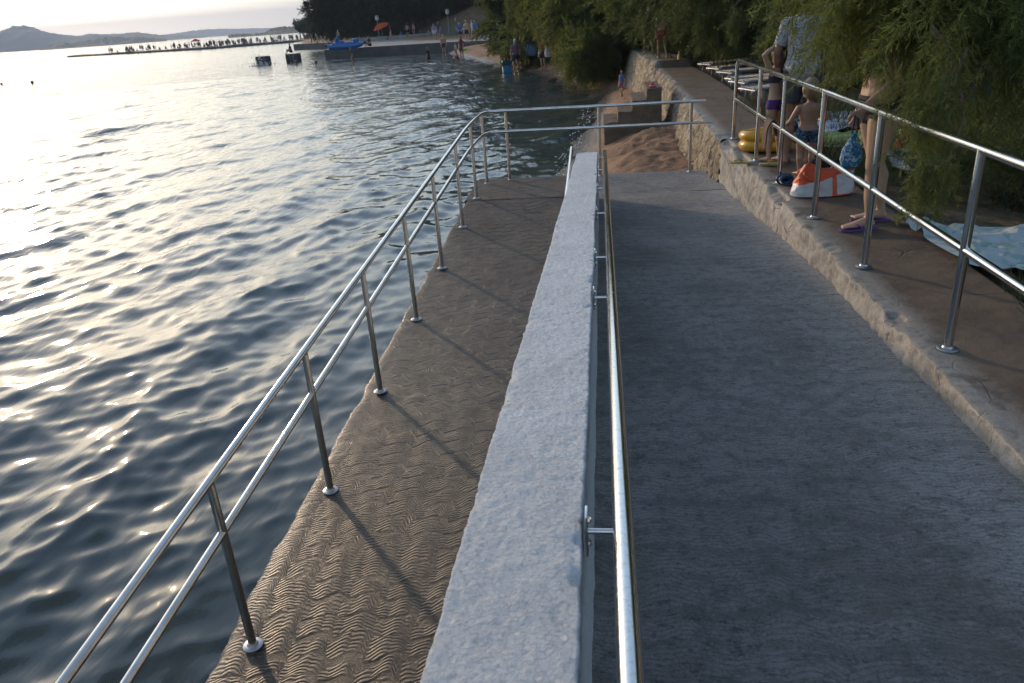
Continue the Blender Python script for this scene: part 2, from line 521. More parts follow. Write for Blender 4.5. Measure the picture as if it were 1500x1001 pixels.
MAT = dict(steel=m_steel(), dull=pm('dull_steel', (.36, .36, .37), .42, .12, 30, .1, 80, 1.0), post=pm('brushed_steel_post', (.56, .53, .49), .24, .10, 22, .06, 90, 1.0), mottled=m_steel_mottled(), wet=m_lane_wet(), dry=m_lane_dry(), plaster=m_plaster(), kerb=m_kerb(), stone=m_stone(),
           sand=m_sand(), water=m_water(),
           leaf=m_leaf('tamarisk_leaf', (.080, .108, .030), (.20, .23, .05), .42),
           leaf_dark=m_leaf('dark_tamarisk_leaf', (.056, .080, .024), (.13, .16, .035), .36),
           pine=m_leaf('pine_needles', (.022, .036, .014), (.03, .045, .012), .2),
           bark=pm('bark', (.11, .075, .05), .9, .4, 12, 1.0, 30, bdist=.02),
           pier=pm('pier_concrete', (.23, .22, .205), .85, .25, 1.2, .6, 14, bdist=.03),
           pier_side=pm('dark_pier_concrete', (.060, .058, .056), .7, .35, 1.2, .6, 10, bdist=.03),  # side faces and breakwater, darker than the deck
           white=plastic((.20, .21, .22)))

# ------------------------------------------------------------------ light, sky, air
SUN_AZ, SUN_EL = R(41.0), R(11.5)        # azimuth to the left of +Y
w = bpy.data.worlds.new('World'); SC.world = w; w.use_nodes = True
wt = w.node_tree; wt.nodes.clear()
sky = wt.nodes.new('ShaderNodeTexSky'); sky.sky_type = 'NISHITA'; sky.sun_disc = False
sky.sun_elevation = SUN_EL; sky.sun_rotation = -SUN_AZ
sky.altitude = 0; sky.air_density = 1.0; sky.dust_density = .6; sky.ozone_density = 1.0
hs = wt.nodes.new('ShaderNodeHueSaturation'); tc = wt.nodes.new('ShaderNodeTexCoord'); sz = wt.nodes.new('ShaderNodeSeparateXYZ'); wt.links.new(tc.outputs['Generated'], sz.inputs[0])


def sky_curve(stops, sock):
    # thin evening veil: pales and dims the glow low down, whitens the sky overhead
    cv = wt.nodes.new('ShaderNodeFloatCurve'); c = cv.mapping.curves[0]
    while len(c.points) < len(stops): c.points.new(.5, .5)
    for p_, (x_, y_) in zip(c.points, stops): p_.location = (x_, y_)
    cv.mapping.update(); wt.links.new(sz.outputs[2], cv.inputs['Value'])
    m2 = wt.nodes.new('ShaderNodeMath'); m2.operation = 'MULTIPLY'; m2.inputs[1].default_value = 2.0
    wt.links.new(cv.outputs[0], m2.inputs[0]); wt.links.new(m2.outputs[0], sock)


sky_curve([(0, .20), (.12, .34), (.35, .46), (1, .40)], hs.inputs['Saturation'])
sky_curve([(0, .40), (.10, .44), (.30, .86), (1, .92)], hs.inputs['Value'])
bg = wt.nodes.new('ShaderNodeBackground'); bg.inputs['Strength'].default_value = SKY_STRENGTH
wo = wt.nodes.new('ShaderNodeOutputWorld')
wt.links.new(sky.outputs[0], hs.inputs['Color']); wt.links.new(hs.outputs[0], bg.inputs[0]); wt.links.new(bg.outputs[0], wo.inputs['Surface'])
sl = bpy.data.lights.new('sun', 'SUN'); sl.energy = SUN_STRENGTH; sl.angle = R(2.0); sl.color = (1.0, .72, .46)
so = bpy.data.objects.new('sun', sl); COL.objects.link(so)
sd = Vector((-math.sin(SUN_AZ) * math.cos(SUN_EL), math.cos(SUN_AZ) * math.cos(SUN_EL), math.sin(SUN_EL)))
so.rotation_euler = sd.to_track_quat('Z', 'Y').to_euler(); so.location = sd * 50
SC.view_settings.view_transform = 'Standard'; SC.view_settings.look = 'None'
SC.view_settings.exposure = EXPOSURE; SC.view_settings.gamma = 1
SC.render.engine = 'CYCLES'
cy = SC.cycles
cy.use_denoising = True
try:
    cy.denoiser = 'OPENIMAGEDENOISE'; cy.denoising_input_passes = 'RGB_ALBEDO_NORMAL'; cy.denoising_prefilter = 'ACCURATE'
except Exception: pass
cy.max_bounces = 6; cy.diffuse_bounces = 2; cy.glossy_bounces = 3; cy.transmission_bounces = 3; cy.volume_bounces = 0
cy.transparent_max_bounces = 8; cy.caustics_reflective = False; cy.caustics_refractive = False
cy.sample_clamp_indirect = 6; cy.sample_clamp_direct = 0; cy.use_adaptive_sampling = True; cy.adaptive_threshold = .015
cy.use_light_tree = False

mb = MB(); mb.box((0, 0, 92), (15000, 15000, 192))
hz = mb.build('haze', None, smooth=False); tag(hz, kind='stuff')
t = NT('sea_air')
vol = t.n('VolumePrincipled', {'Color': (.80, .88, 1.0, 1), 'Density': HAZE, 'Anisotropy': 0.0})
t.t.links.new(vol.outputs[0], t.out.inputs['Volume']); hz.data.materials.append(t.m)
try: t.m.cycles.homogeneous_volume = True
except Exception: pass

# ------------------------------------------------------------------ sea
rng = np.random.default_rng(5)


def lane_left_z(y): return .625 + .015 * np.clip((np.asarray(y, float) - 8.7) / 1, 0, 1) - .0835 * np.maximum(9.75 - np.asarray(y, float), 0)


def lane_right_z(y): return np.interp(y, [-9, .3, 2.5, 4.1, 5.5, 7, 8.2, 9.6, 9.7, 12], [1.19, 1.19, 1.10, 1.04, .985, .865, .755, .65, .64, .64])


def make_sea():
    az = np.concatenate([np.linspace(-175, -62, 60)[:-1], np.linspace(-62, 16, 820), np.linspace(16, 60, 60)[1:]])
    r = np.concatenate([np.linspace(.5, 1.6, 6)[:-1], np.geomspace(1.6, 60, 620), np.geomspace(60, 7000, 170)[1:]])
    A, Rr = np.meshgrid(np.radians(az), r, indexing='ij')
    X = np.sin(A) * Rr; Y = np.cos(A) * Rr
    dr = np.gradient(r)[None, :] * np.ones_like(A)
    Z = np.zeros_like(X); DX = np.zeros_like(X); DY = np.zeros_like(X)
    n = 90
    lam = np.geomspace(3.0, .13, n) * rng.uniform(.92, 1.08, n)
    for i in range(n):
        spread = 22 + 34 * (i / n)
        th = R(-16) + R(spread) * rng.standard_normal()
        k = 2 * PI / lam[i]; kx, ky = k * math.cos(th), k * math.sin(th)
        slope = WAVE * (.022 if lam[i] > 1.5 else .032 if lam[i] > .5 else .036)
        a = slope / k
        fade = np.clip((lam[i] / dr - 2.5) / 2.5, 0, 1)
        # groups of waves: amplitude wanders over the surface
        q = rng.uniform(0, 6.28); g = .65 + .6 * vnoise(np.stack([X / (4 * lam[i] + 1), Y / (4 * lam[i] + 1), np.full_like(X, i * 7.7)], -1), i)
        ph = kx * X + ky * Y + q
        aa = a * fade * g
        Z += aa * np.cos(ph); DX -= aa * np.sin(ph) * math.cos(th) * 1.1; DY -= aa * np.sin(ph) * math.sin(th) * 1.1
    X2, Y2 = X + DX, Y + DY
    # the sea calms a little where it runs up on the concrete
    calm = np.clip((-X2 - 1.5) / 1.2, .55, 1); Z *= np.where(Y2 < 11, calm, 1)
    Z += .005 * np.exp(-((X2 + 1.9) / .35) ** 2) * np.clip((6 - Y2) / 2, 0, 1)   # run-up along the concrete
    V = np.stack([X2, Y2, Z], -1).reshape(-1, 3)
    o = link('sea', np_mesh('sea', V, grid_faces(len(az), len(r), True)), MAT['water'])
    return tag(o, kind='structure')


make_sea()

# ------------------------------------------------------------------ terrain
SHORE = np.array([(1.9, -400), (1.9, 9.2), (-.6, 10.9), (-.78, 14.2), (-.5, 18.6), (-.15, 24), (.0, 28.1), (-2.6, 38.3), (-4.3, 42.7), (-8.4, 55.3), (-12, 66), (-14, 74), (-24, 84),
                  (-36, 112), (-46, 124), (-60, 160), (-88, 227), (-92, 255), (-40, 330), (200, 520), (1500, 1200), (9000, 3000)], float)
WALLX = ([-9, 9.8, 10.4, 16, 20, 22.6, 23.7, 29, 33], [1.53, 1.53, 1.46, 1.55, 1.57, 1.47, 1.33, 1.12, 1.0])


def wall_x(y): return np.interp(y, *WALLX)


def shore_dist(X, Y):
    best = np.full(X.shape, 1e9); sgn = np.ones(X.shape)
    for (ax, ay), (bx, by) in zip(SHORE[:-1], SHORE[1:]):
        dx, dy = bx - ax, by - ay; L2 = dx * dx + dy * dy
        tt = np.clip(((X - ax) * dx + (Y - ay) * dy) / L2, 0, 1)
        px, py = X - ax - tt * dx, Y - ay - tt * dy; d = np.hypot(px, py)
        s = np.where(dx * py - dy * px < 0, 1.0, -1.0)
        m = d < best - 1e-9; best = np.where(m, d, best); sgn = np.where(m, s, sgn)
    return best * sgn


def terrain_z(X, Y):
    X = np.asarray(X, float); Y = np.asarray(Y, float)
    d = shore_dist(X, Y)
    h = np.where(d < 0, np.maximum(.12 * d, -2.5), .62 * (1 - np.exp(-(np.maximum(d, 0) / 1.25) ** 1.3)))
    inland = np.clip((d - 3) / 5, 0, 1); h = h + inland * .5
    hill = np.maximum(d - np.where(Y > 88, 9, 13), 0); h = h + np.minimum(hill * np.where(Y > 88, .42, .22), 22)
    P = np.stack([X, Y, 0 * X], -1)
    # heap of raked-up sand and weed beside the landing
    mound = .15 * np.exp(-((X - .62) / .6) ** 2 - ((Y - 12.9) / 1.7) ** 2) + .16 * np.exp(-((X - 1.0) / .5) ** 2 - ((Y - 15) / 1.2) ** 2) + .3 * np.exp(-((X - .75) / .4) ** 2 - ((Y - 21.5) / 1.8) ** 2)
    rough = np.clip(mound * 4, 0, 1)
    h = h + np.where(d > 0, mound, 0) * 1.0
    lump = fbm(P * 2.2, 4, 3) * .05 - np.abs(fbm(P * 4.5, 4, 9)) * .055 * (0.4 + rough * 1.3) + fbm(P * 14, 2, 10) * .012
    h = h + np.where(d > .25, lump * np.clip(d - .25, 0, 1), lump * .15)
    # turf behind the sea wall
    land = (X > wall_x(Y) + .35) & (Y < 33.5)
    back = 1.10 + np.maximum(X - 10, 0) * .30 + fbm(P * .5, 3, 4) * .06
    h = np.where(land, np.where(X < wall_x(Y) + .68, .5, np.minimum(back, 22)), h)
    under = (Y < 10.92) & (X < wall_x(Y) + .35) & (X > -2.3)
    h = np.where(under, np.minimum(h, -1.2), h)
    return h


def make_terrain():
    def cat(*a): return np.unique(np.concatenate([np.linspace(*q) for q in a]))
    xs = cat((-400, -30, 40), (-30, -4, 60), (-4, 3, 120), (3, 12, 50), (12, 80, 50), (80, 3000, 30))
    ys = cat((-300, -5, 16), (-5, 9, 30), (9, 20, 170), (20, 45, 150), (45, 130, 90), (130, 500, 50), (500, 2500, 14))
    X, Y = np.meshgrid(xs, ys, indexing='ij')
    Z = terrain_z(X, Y)
    o = link('ground', np_mesh('ground', np.stack([X, Y, Z], -1).reshape(-1, 3), grid_faces(len(xs), len(ys))), MAT['sand'])
    return tag(o, kind='structure')


make_terrain()


def ground_at(x, y): return float(terrain_z(np.array([x]), np.array([y]))[0])


# ------------------------------------------------------------------ concrete ramp
def sheet(name, xs, ys, zf, mat, amp=.004, seed=1, skirt=0):
    X, Y = np.meshgrid(xs, ys, indexing='ij'); Z = zf(X, Y)
    P = np.stack([X, Y, Z], -1)
    Z = Z + fbm(P * 1.3, 3, seed) * amp + fbm(P * 9, 3, seed + 5) * amp * .35
    P = np.stack([X, Y, Z], -1); n, m = X.shape
    o = link(name, np_mesh(name, P.reshape(-1, 3), grid_faces(n, m)), mat)
    return tag(o, kind='structure')


def edge_left(y): return -1.95 + .022 * (y - 2.5)


def left_lane():
    # cross-section: foot of the outer side, worn outer edge, lane surface up to the dividing wall
    ys = np.linspace(-3, 9.72, 900); prof = []
    xs = [(0, -1.6), (0, -.5), (0, -.12), (.004, -.03), (.012, -.010), (.03, -.002)]
    rows = []
    for ox, oz in xs:
        rows.append(np.stack([edge_left(ys) + ox, ys, (lane_left_z(ys) if oz > -1 else 0 * ys) + oz], -1))
    for f in np.linspace(.03, 1, 90):
        rows.append(np.stack([edge_left(ys) * (1 - f) + -.29 * f + .03 * (1 - f), ys, lane_left_z(ys)], -1))
    P = np.array(rows)
    nz = fbm(P * 1.6, 3, 21) * .007 + fbm(P * 10, 3, 25) * .0025
    P[:, :, 2] += nz
    edge = np.exp(-((P[:, :, 0] - edge_left(ys)[None]) / .03) ** 2)
    P[:, :, 0] += edge * (fbm(P * 5, 4, 31) * .016 + fbm(P * 22, 3, 35) * .008)
    o = link('ramp', np_mesh('ramp', P.reshape(-1, 3), grid_faces(P.shape[0], P.shape[1], True)), MAT['wet'])
    tag(o, kind='structure')


left_lane()


def landing():
    # far landing joining both lanes: top sheet with a worn front and a dropped side
    xs = np.linspace(-1.80, 1.535, 120); ys = np.linspace(9.70, 10.98, 60)
    X, Y = np.meshgrid(xs, ys, indexing='ij')
    Z = np.full_like(X, .64) + fbm(np.stack([X, Y, 0 * X], -1) * 1.4, 3, 3) * .006
    Z += .012 * np.clip((Y - 10.5) / .4, 0, 1)
    P = np.stack([X, Y, Z], -1)
    b = MB(); n, m = X.shape
    Pn = P.copy(); me_v = Pn.reshape(-1, 3)
    # skirts
    far = P[:, -1, :].copy(); low = far.copy(); low[:, 2] = -1; left = P[0, :, :].copy(); lowl = left.copy(); lowl[:, 2] = -1
    V = np.concatenate([me_v, far, low, left, lowl]); F = [grid_faces(n, m)]
    o1 = n * m; i = np.arange(n - 1); F.append(np.stack([o1 + i, o1 + i + 1, o1 + n + i + 1, o1 + n + i], 1))
    o2 = o1 + 2 * n; j = np.arange(m - 1); F.append(np.stack([o2 + j + 1, o2 + j, o2 + m + j, o2 + m + j + 1], 1))
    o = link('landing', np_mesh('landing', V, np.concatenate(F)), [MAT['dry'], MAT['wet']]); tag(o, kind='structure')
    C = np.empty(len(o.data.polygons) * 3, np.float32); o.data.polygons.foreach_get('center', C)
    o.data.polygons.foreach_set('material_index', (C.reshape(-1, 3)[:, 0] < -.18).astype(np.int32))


landing()
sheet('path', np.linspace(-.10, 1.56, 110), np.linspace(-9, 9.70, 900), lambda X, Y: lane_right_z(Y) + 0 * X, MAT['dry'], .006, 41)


# dividing wall, roughcast
def wall_top_z(y): return 1.23 + .075 * (9.45 - np.asarray(y, float))


def divider():
    ys = np.linspace(-2.5, 9.42, 1500)
    prof = [(-.305, -3.2), (-.305, -.3), (-.305, -.1), (-.305, -.04)]
    prof += [(-.305 + .007 * (1 - math.cos(a)), -.007 + .007 * math.sin(a)) for a in np.linspace(.2, PI / 2, 5)]
    prof += [(x, 0) for x in np.linspace(-.294, -.066, 40)]
    prof += [(-.055 - .006 * (1 - math.cos(a)), -.006 + .006 * math.sin(a)) for a in np.linspace(PI / 2, .2, 5)]
    prof += [(-.055, -.03), (-.055, -.08), (-.055, -.3), (-.055, -3.2)]
    rows = [np.stack([np.full_like(ys, x), ys, wall_top_z(ys) + z], -1) for x, z in prof]
    P = np.array(rows)
    # outward directions
    cx, cz = -.18, -.35
    zz = np.array([z for _, z in prof]); xx = np.array([x for x, _ in prof])
    nx = np.where(xx < -.29, -1.0, np.where(xx > -.07, 1.0, 0.0)); nzv = np.where(zz > -.02, 1.0, 0.0)
    nn = np.hypot(nx, nzv) + 1e-9; nx, nzv = nx / nn, nzv / nn
    lump = fbm(P * 34, 3, 51) * .0021 + fbm(P * 85, 2, 58) * .0016 + fbm(P * 3.5, 3, 54) * .0014
    lump = np.clip(lump, -.004, .008)
    P[:, :, 0] += lump * nx[:, None] * 1.2; P[:, :, 2] += lump * nzv[:, None]
    ed = np.exp(-((P[:, :, 0] + .055) / .02) ** 2) + np.exp(-((P[:, :, 0] + .305) / .02) ** 2)
    P[:, :, 0] += ed * fbm(P * np.array([0, 2.2, 0]) + 3, 4, 57) * .004
    P[:, :, 2] -= ed * np.clip(fbm(P * 7, 4, 59) - .45, 0, 1) * .03
    # taper in at the far end so the cap closes
    n, m = P.shape[:2]
    cap = P[:, -1, :].copy(); capc = cap.mean(0)
    V = np.concatenate([P.reshape(-1, 3), cap + np.array([0, .004, 0])])
    me = np_mesh('ramp_wall', V, grid_faces(n, m, True))
    bm = bmesh.new(); bm.from_mesh(me); bm.verts.ensure_lookup_table()
    fcap = bm.faces.new([bm.verts[n * m + i] for i in range(n)]); fcap.smooth = False
    for i in range(n - 1):
        bm.faces.new([bm.verts[i * m + m - 1], bm.verts[(i + 1) * m + m - 1], bm.verts[n * m + i + 1], bm.verts[n * m + i]])
    bmesh.ops.recalc_face_normals(bm, faces=bm.faces); bm.to_mesh(me); bm.free()
    o = link('ramp_wall', me, MAT['plaster'])
    tag(o, 'long low dividing wall with a rough white plastered top between the two ramp lanes', 'wall')


divider()


# ------------------------------------------------------------------ promenade kerb and sea wall
def bank(name, y0, y1, ny, basez, width, mats, seed, step=False, rough=1.0):
    ys = np.linspace(y0, y1, ny)
    prof = [(0, f) for f in np.linspace(0, .94, 26)] + [(.006, .975), (.02, .995), (.04, 1.0)]
    tops = list(np.linspace(.06, width, 46))
    rise = np.where(ys > 22.7, .17, 0) if step else 0 * ys
    top = 1.19 + rise
    bz = basez(ys)
    batter = .42 if step else 0.0        # the masonry leans back
    rows = [np.stack([wall_x(ys) + ox - batter * (1 - f) * np.clip((ys - 10.1) / 2.2, 0, 1), ys, bz + (top - bz) * f], -1) for ox, f in prof]
    rows += [np.stack([wall_x(ys) + ox, ys, top], -1) for ox in tops]
    rows += [np.stack([wall_x(ys) + width + .03, ys, top - .03], -1), np.stack([wall_x(ys) + width + .04, ys, top - .4], -1)]
    P = np.array(rows)
    k = len(prof)
    face = np.zeros(len(rows)); face[:k - 3] = 1; topm = np.zeros(len(rows)); topm[k - 3:] = 1
    n1 = fbm(P * 2.3, 4, seed) * .016 + fbm(P * 9, 3, seed + 3) * .011 + fbm(P * 26, 3, seed + 6) * .008
    P[:, :, 0] += face[:, None] * n1 * rough
    P[:, :, 2] += topm[:, None] * (fbm(P * 1.5, 3, seed + 9) * .007 + fbm(P * 12, 3, seed + 12) * .003)
    # broken arris
    u = np.arange(len(rows))[:, None]
    chip = np.clip(fbm(np.stack([0 * P[:, :, 1], P[:, :, 1] * 3.2, 0 * P[:, :, 1]], -1), 5, seed + 20) - .05, 0, 1)
    e = np.exp(-((u - (k - 2)) / 3.0) ** 2)
    P[:, :, 0] += e * chip * .065; P[:, :, 2] -= e * chip * .06
    n, m = P.shape[:2]
    F = grid_faces(n, m, False)
    me = np_mesh(name, P.reshape(-1, 3), F)
    o = link(name, me, mats)
    if len(mats) > 1:
        row = (np.arange(len(F)) // (m - 1)); me.polygons.foreach_set('material_index', (row >= k - 2).astype(np.int32))
    # close the far and near ends
    return o


tag(bank('promenade', -9, 10.12, 1000, lambda y: lane_right_z(y) - .12, .76, [MAT['kerb']], 61), kind='structure')
sw = bank('sea_wall', 10.12, 33, 640, lambda y: 0 * y - .3, 1.0, [MAT['stone'], MAT['kerb']], 71, True, 2.2)
tag(sw, 'long stone sea wall with a paved top running beside the beach', 'wall')

# stone steps on the beach
st = empty('beach_steps', (0, 0, 0), 0, 'flight of stone steps climbing from the beach up to the sea wall', 'steps')
mst = pm('step_stone', (.125, .088, .058), .92, .3, 5, .9, 22, bdist=.02)
for i in range(4):
    x1 = 1.20 - .29 * i; x0 = x1 - .29
    m_ = MB(); ztop = 1.30 - .21 * i
    bmx = bmesh.new(); bmesh.ops.create_cube(bmx, size=1)
    bmesh.ops.subdivide_edges(bmx, edges=bmx.edges[:], cuts=8, use_grid_fill=True)
    V = np.array([v.co[:] for v in bmx.verts]); Q = V * np.array([x1 - x0 - .004, 1.5, ztop + .4]) + np.array([(x0 + x1) / 2, 16.75, (ztop - .4) / 2])
    Q = Q + np.stack([fbm(Q * 5 + 9 * c, 3, 80 + c) for c in range(3)], -1) * .014
    bmx.verts.index_update()
    m_.add(Q, [[v.index for v in f.verts] for f in bmx.faces]); bmx.free()
    m_.build('step', mst, st)

# ------------------------------------------------------------------ handrails
RT = .0212


def post(parent, p, h, mat, r=.021, base=True):
    m_ = MB(); m_.tube([p, (p[0], p[1], p[2] + h)], r, 16); o = m_.build('post', MAT['post'] if mat is MAT['steel'] else mat, parent)
    if base:
        b = MB(); b.lathe([(.046, 0.001), (.05, .003), (.05, .007), (.044, .011), (.028, .013), (.024, .022), (.0215, .023)], p, 24); b.build('base_plate', MAT['dull'], o)
    return o


def lx(y): return -1.78 + .0173 * (y - 2.7)


hr = empty('handrail', (lx(2.7), 2.7, 0), 0, 'long polished steel handrail along the seaward edge of the wet ramp and across its landing', 'handrail')


def rel(o, ob=None):
    """re-express a child built in world space relative to its thing"""
    for c in list(o.children):
        c.matrix_parent_inverse = Matrix.Translation(o.location).inverted()


YC = 10.86
for nm, hh, r_ in (('top_rail', .97, RT), ('mid_rail', .69, RT * .93)):
    pts = [(lx(-2.4), -2.4, float(lane_left_z(-2.4)) + hh), (lx(9.5), 9.5, float(lane_left_z(9.5)) + hh), (lx(10.2), 10.2, .64 + hh), (lx(YC) + .02, YC, .64 + hh + .004), (1.40, YC + .02, .64 + hh - .02)]
    m_ = MB(); m_.tube(arc_path(pts, .22, 8), r_, 18); m_.build(nm, MAT['steel'], hr)
for y in (1.5, .3, 2.7, 3.89, 5.07, 6.30, 7.49, 8.74, 9.80, 10.72):
    z = float(lane_left_z(y)); post(hr, (lx(y), y, z), .97 - .012, MAT['steel'])
for x in (-1.33, -.035, 1.21): post(hr, (x, YC + .02, .64), .95, MAT['steel'])
rel(hr)

hp = empty('handrail', (1.655, 3.58, 1.19), 0, 'steel handrail with two rails along the promenade edge behind the standing bathers', 'handrail')
YE = 10.05
m_ = MB(); m_.tube(arc_path([(1.66, -3, 1.19 + .975), (1.655, YE, 1.19 + .955), (1.65, YE + .02, 1.19)], .13, 8), RT, 18); m_.build('top_rail', MAT['mottled'], hp)
m_ = MB(); m_.tube([(1.66, -3, 1.19 + .52), (1.655, YE + .01, 1.19 + .49)], RT * .93, 18); m_.build('mid_rail', MAT['mottled'], hp)
for y in (-.3, 1.0, 2.29, 3.58, 4.87, 6.12, 7.42, 8.56): post(hp, (1.655, y, 1.192), .965, MAT['mottled'])
post(hp, (1.65, YE + .02, 1.192), .1, MAT['mottled'])
rel(hp)


def wall_rail(x, xw, y0, y1, zoff, label, mat, brackets, slope=None):
    o = empty('handrail', (x, y1, float(wall_top_z(y1)) + zoff), 0, label, 'handrail')
    zf = slope or (lambda y: float(wall_top_z(y)) + zoff)
    pts = [(x, y, zf(y)) for y in np.linspace(y0, y1, 20)]
    m_ = MB(); m_.tube(pts, .0222, 20); m_.build('rail', mat, o)
    for y in brackets:
        b = MB(); z = zf(y)
        b.tube([(xw, y, z - .012), (x, y, z - .012)], .007, 10); b.box((xw + .003 * (1 if x > xw else -1), y, z - .012), (.006, .045, .10), 0, .002)
        for k in (-.03, .03): b.lathe([(.008, 0), (.008, .006), (.004, .009)], (xw + (.004 if x > xw else -.004), y, z - .012 + k), 8, Matrix.Rotation(R(90 if x > xw else -90), 4, 'Y'))
        b.build('bracket', mat, o)
    rel(o)


wall_rail(.028, -.052, -2.2, 9.50, -.005, 'straight steel handrail bracketed to the shaded side of the white topped dividing wall', MAT['mottled'], (.2, 1.32, 3.1, 3.86, 5.2, 6.4, 7.7, 8.9))
wall_rail(-.375, -.308, -2.0, 9.55, 0, 'steel handrail on the sea side of the dividing wall, only its far end showing', MAT['steel'], (1.6, 3.4, 5.2, 7.0, 8.8), lambda y: float(lane_left_z(y)) + .58 + .07 * (y / 9.5))

# a little foam where the water laps the sand by the landing
fm = MB(); rr = random.Random(3)
for k in range(190):
    tt = rr.random(); base = Vector((-1.12 + .30 * math.sin(tt * 3) + .25 * tt, 11.2 + tt * 5.2, .0)) if k < 120 else Vector((-.62 + .35 * tt + .08 * math.sin(tt * 14), 17 + 8 * tt, 0))
    r0 = rr.uniform(.004, .013) * (1.6 if k >= 120 else 1)
    fm.ell((base.x + rr.gauss(0, .035) - (.16 if k % 3 == 0 else 0), base.y + rr.gauss(0, .1), .045 + rr.uniform(-.01, .03)), (r0 * 1.1, r0 * 3.6, r0 * .4), None, 7, 5)
tag(fm.build('foam', pm('foam', (.55, .56, .54), .5, .05)), kind='stuff')

# ------------------------------------------------------------------ vegetation
def spray_tpl(seed, nside, nleaf, lw, ll, side_len=.42):
    """one feathery spray, unit length along +Y, as quads (n,4,3)"""
    r = np.random.default_rng(seed); Q = []

    def strip(a, b, w, nrm):
        d = b - a; s = np.cross(d, nrm); s = s / (np.linalg.norm(s) + 1e-9) * w
        Q.append([a - s, a + s, b + s * .35, b - s * .35])

    def main(t): return np.array([.05 * math.sin(5 * t + seed), t, -.28 * t * t])
    ts = np.linspace(0, 1, 6)
    for a, b in zip(ts[:-1], ts[1:]): strip(main(a), main(b), .006, np.array([0, 0, 1.])); strip(main(a), main(b), .006, np.array([1., 0, 0]))
    for i in range(nside):
        t = .08 + .92 * (i + r.random() * .7) / nside; a = main(t)
        ang = r.uniform(0, 6.28); L = side_len * (1.05 - .65 * t) * r.uniform(.6, 1.1)
        d = np.array([math.cos(ang) * .75, .75, math.sin(ang) * .55 - .2]); d /= np.linalg.norm(d)
        b = a + d * L + np.array([0, 0, -.10 * L]); strip(a, b, .004, r.standard_normal(3))
        for k in range(nleaf):
            u = (k + r.random()) / nleaf; p = a + (b - a) * u
            dd = d + r.standard_normal(3) * .45; dd /= np.linalg.norm(dd)
            strip(p, p + dd * ll * r.uniform(.6, 1.2), lw * r.uniform(.7, 1.2), r.standard_normal(3))
    return np.array(Q)


def scatter(tpls, pos, dirs, sizes, seed):
    """copies of the sprays as one array of quads"""
    r = np.random.default_rng(seed); n = len(pos); out = []
    y = dirs / np.linalg.norm(dirs, axis=1, keepdims=True)
    ref = np.where(np.abs(y[:, 2:3]) > .93, np.array([[1., 0, 0]]), np.array([[0, 0, 1.]]))
    x = np.cross(y, ref); x /= np.linalg.norm(x, axis=1, keepdims=True); z = np.cross(x, y)
    ro = r.uniform(-.9, .9, n); c, s = np.cos(ro)[:, None], np.sin(ro)[:, None]
    x, z = x * c + z * s, z * c - x * s
    M = np.stack([x, y, z], 2) * sizes[:, None, None]
    k = r.integers(0, len(tpls), n)
    for i, tq in enumerate(tpls):
        m = k == i
        if m.any(): out.append((np.einsum('nij,qvj->nqvi', M[m], tq) + pos[m][:, None, None, :]).reshape(-1, 4, 3))
    return np.concatenate(out)


def quads_mesh(name, Q): return np_mesh(name, Q.reshape(-1, 3), np.arange(len(Q) * 4).reshape(-1, 4), False)


FINE = [spray_tpl(s, 17, 8, .0085, .10, .42) for s in range(5)]
MIDS = [spray_tpl(10 + s, 13, 8, .013, .15, .46) for s in range(4)]
COARSE = [spray_tpl(20 + s, 9, 6, .03, .26, .5) for s in range(4)]


def clump_points(c, rad, n, r, droop=.45):
    d = r.standard_normal((n, 3)); d /= np.linalg.norm(d, axis=1, keepdims=True)
    rr = r.random(n) ** .42
    # uneven outline: some directions stick out, some fall short
    rr = rr * (1 + .30 * vnoise(d * 2.3 + np.array(c), 5))
    P = np.array(c) + d * rr[:, None] * np.array(rad)
    D = d * .75 + r.standard_normal((n, 3)) * .5 + np.array([0, 0, -droop])
    return P, D


def hang_points(a, b, n, r, spread=.10, size=1):
    t = r.random(n) ** .8; a = np.array(a); b = np.array(b)
    mid = (a + b) / 2 + np.array([r.normal() * .08, r.normal() * .08, .1])
    P = (1 - t)[:, None] ** 2 * a + (2 * t * (1 - t))[:, None] * mid + (t ** 2)[:, None] * b
    P = P + r.standard_normal((n, 3)) * spread * (1.1 - .75 * t)[:, None]
    D = np.array([0, 0, -1.0]) + r.standard_normal((n, 3)) * .42
    return P, D


def limb(m_, a, b, r0, r1, rr, sag=.1, n=7):
    a, b = Vector(a), Vector(b); L = (b - a).length
    off = Vector((rr.gauss(0, .1), rr.gauss(0, .1), sag)) * L
    pts = [a.lerp(b, t) + off * math.sin(PI * t) + Vector((rr.gauss(0, .012), rr.gauss(0, .012), rr.gauss(0, .012))) * L * (0 < t < 1) for t in np.linspace(0, 1, n)]
    m_.tube(pts, [r0 + (r1 - r0) * t for t in np.linspace(0, 1, n)], 8)


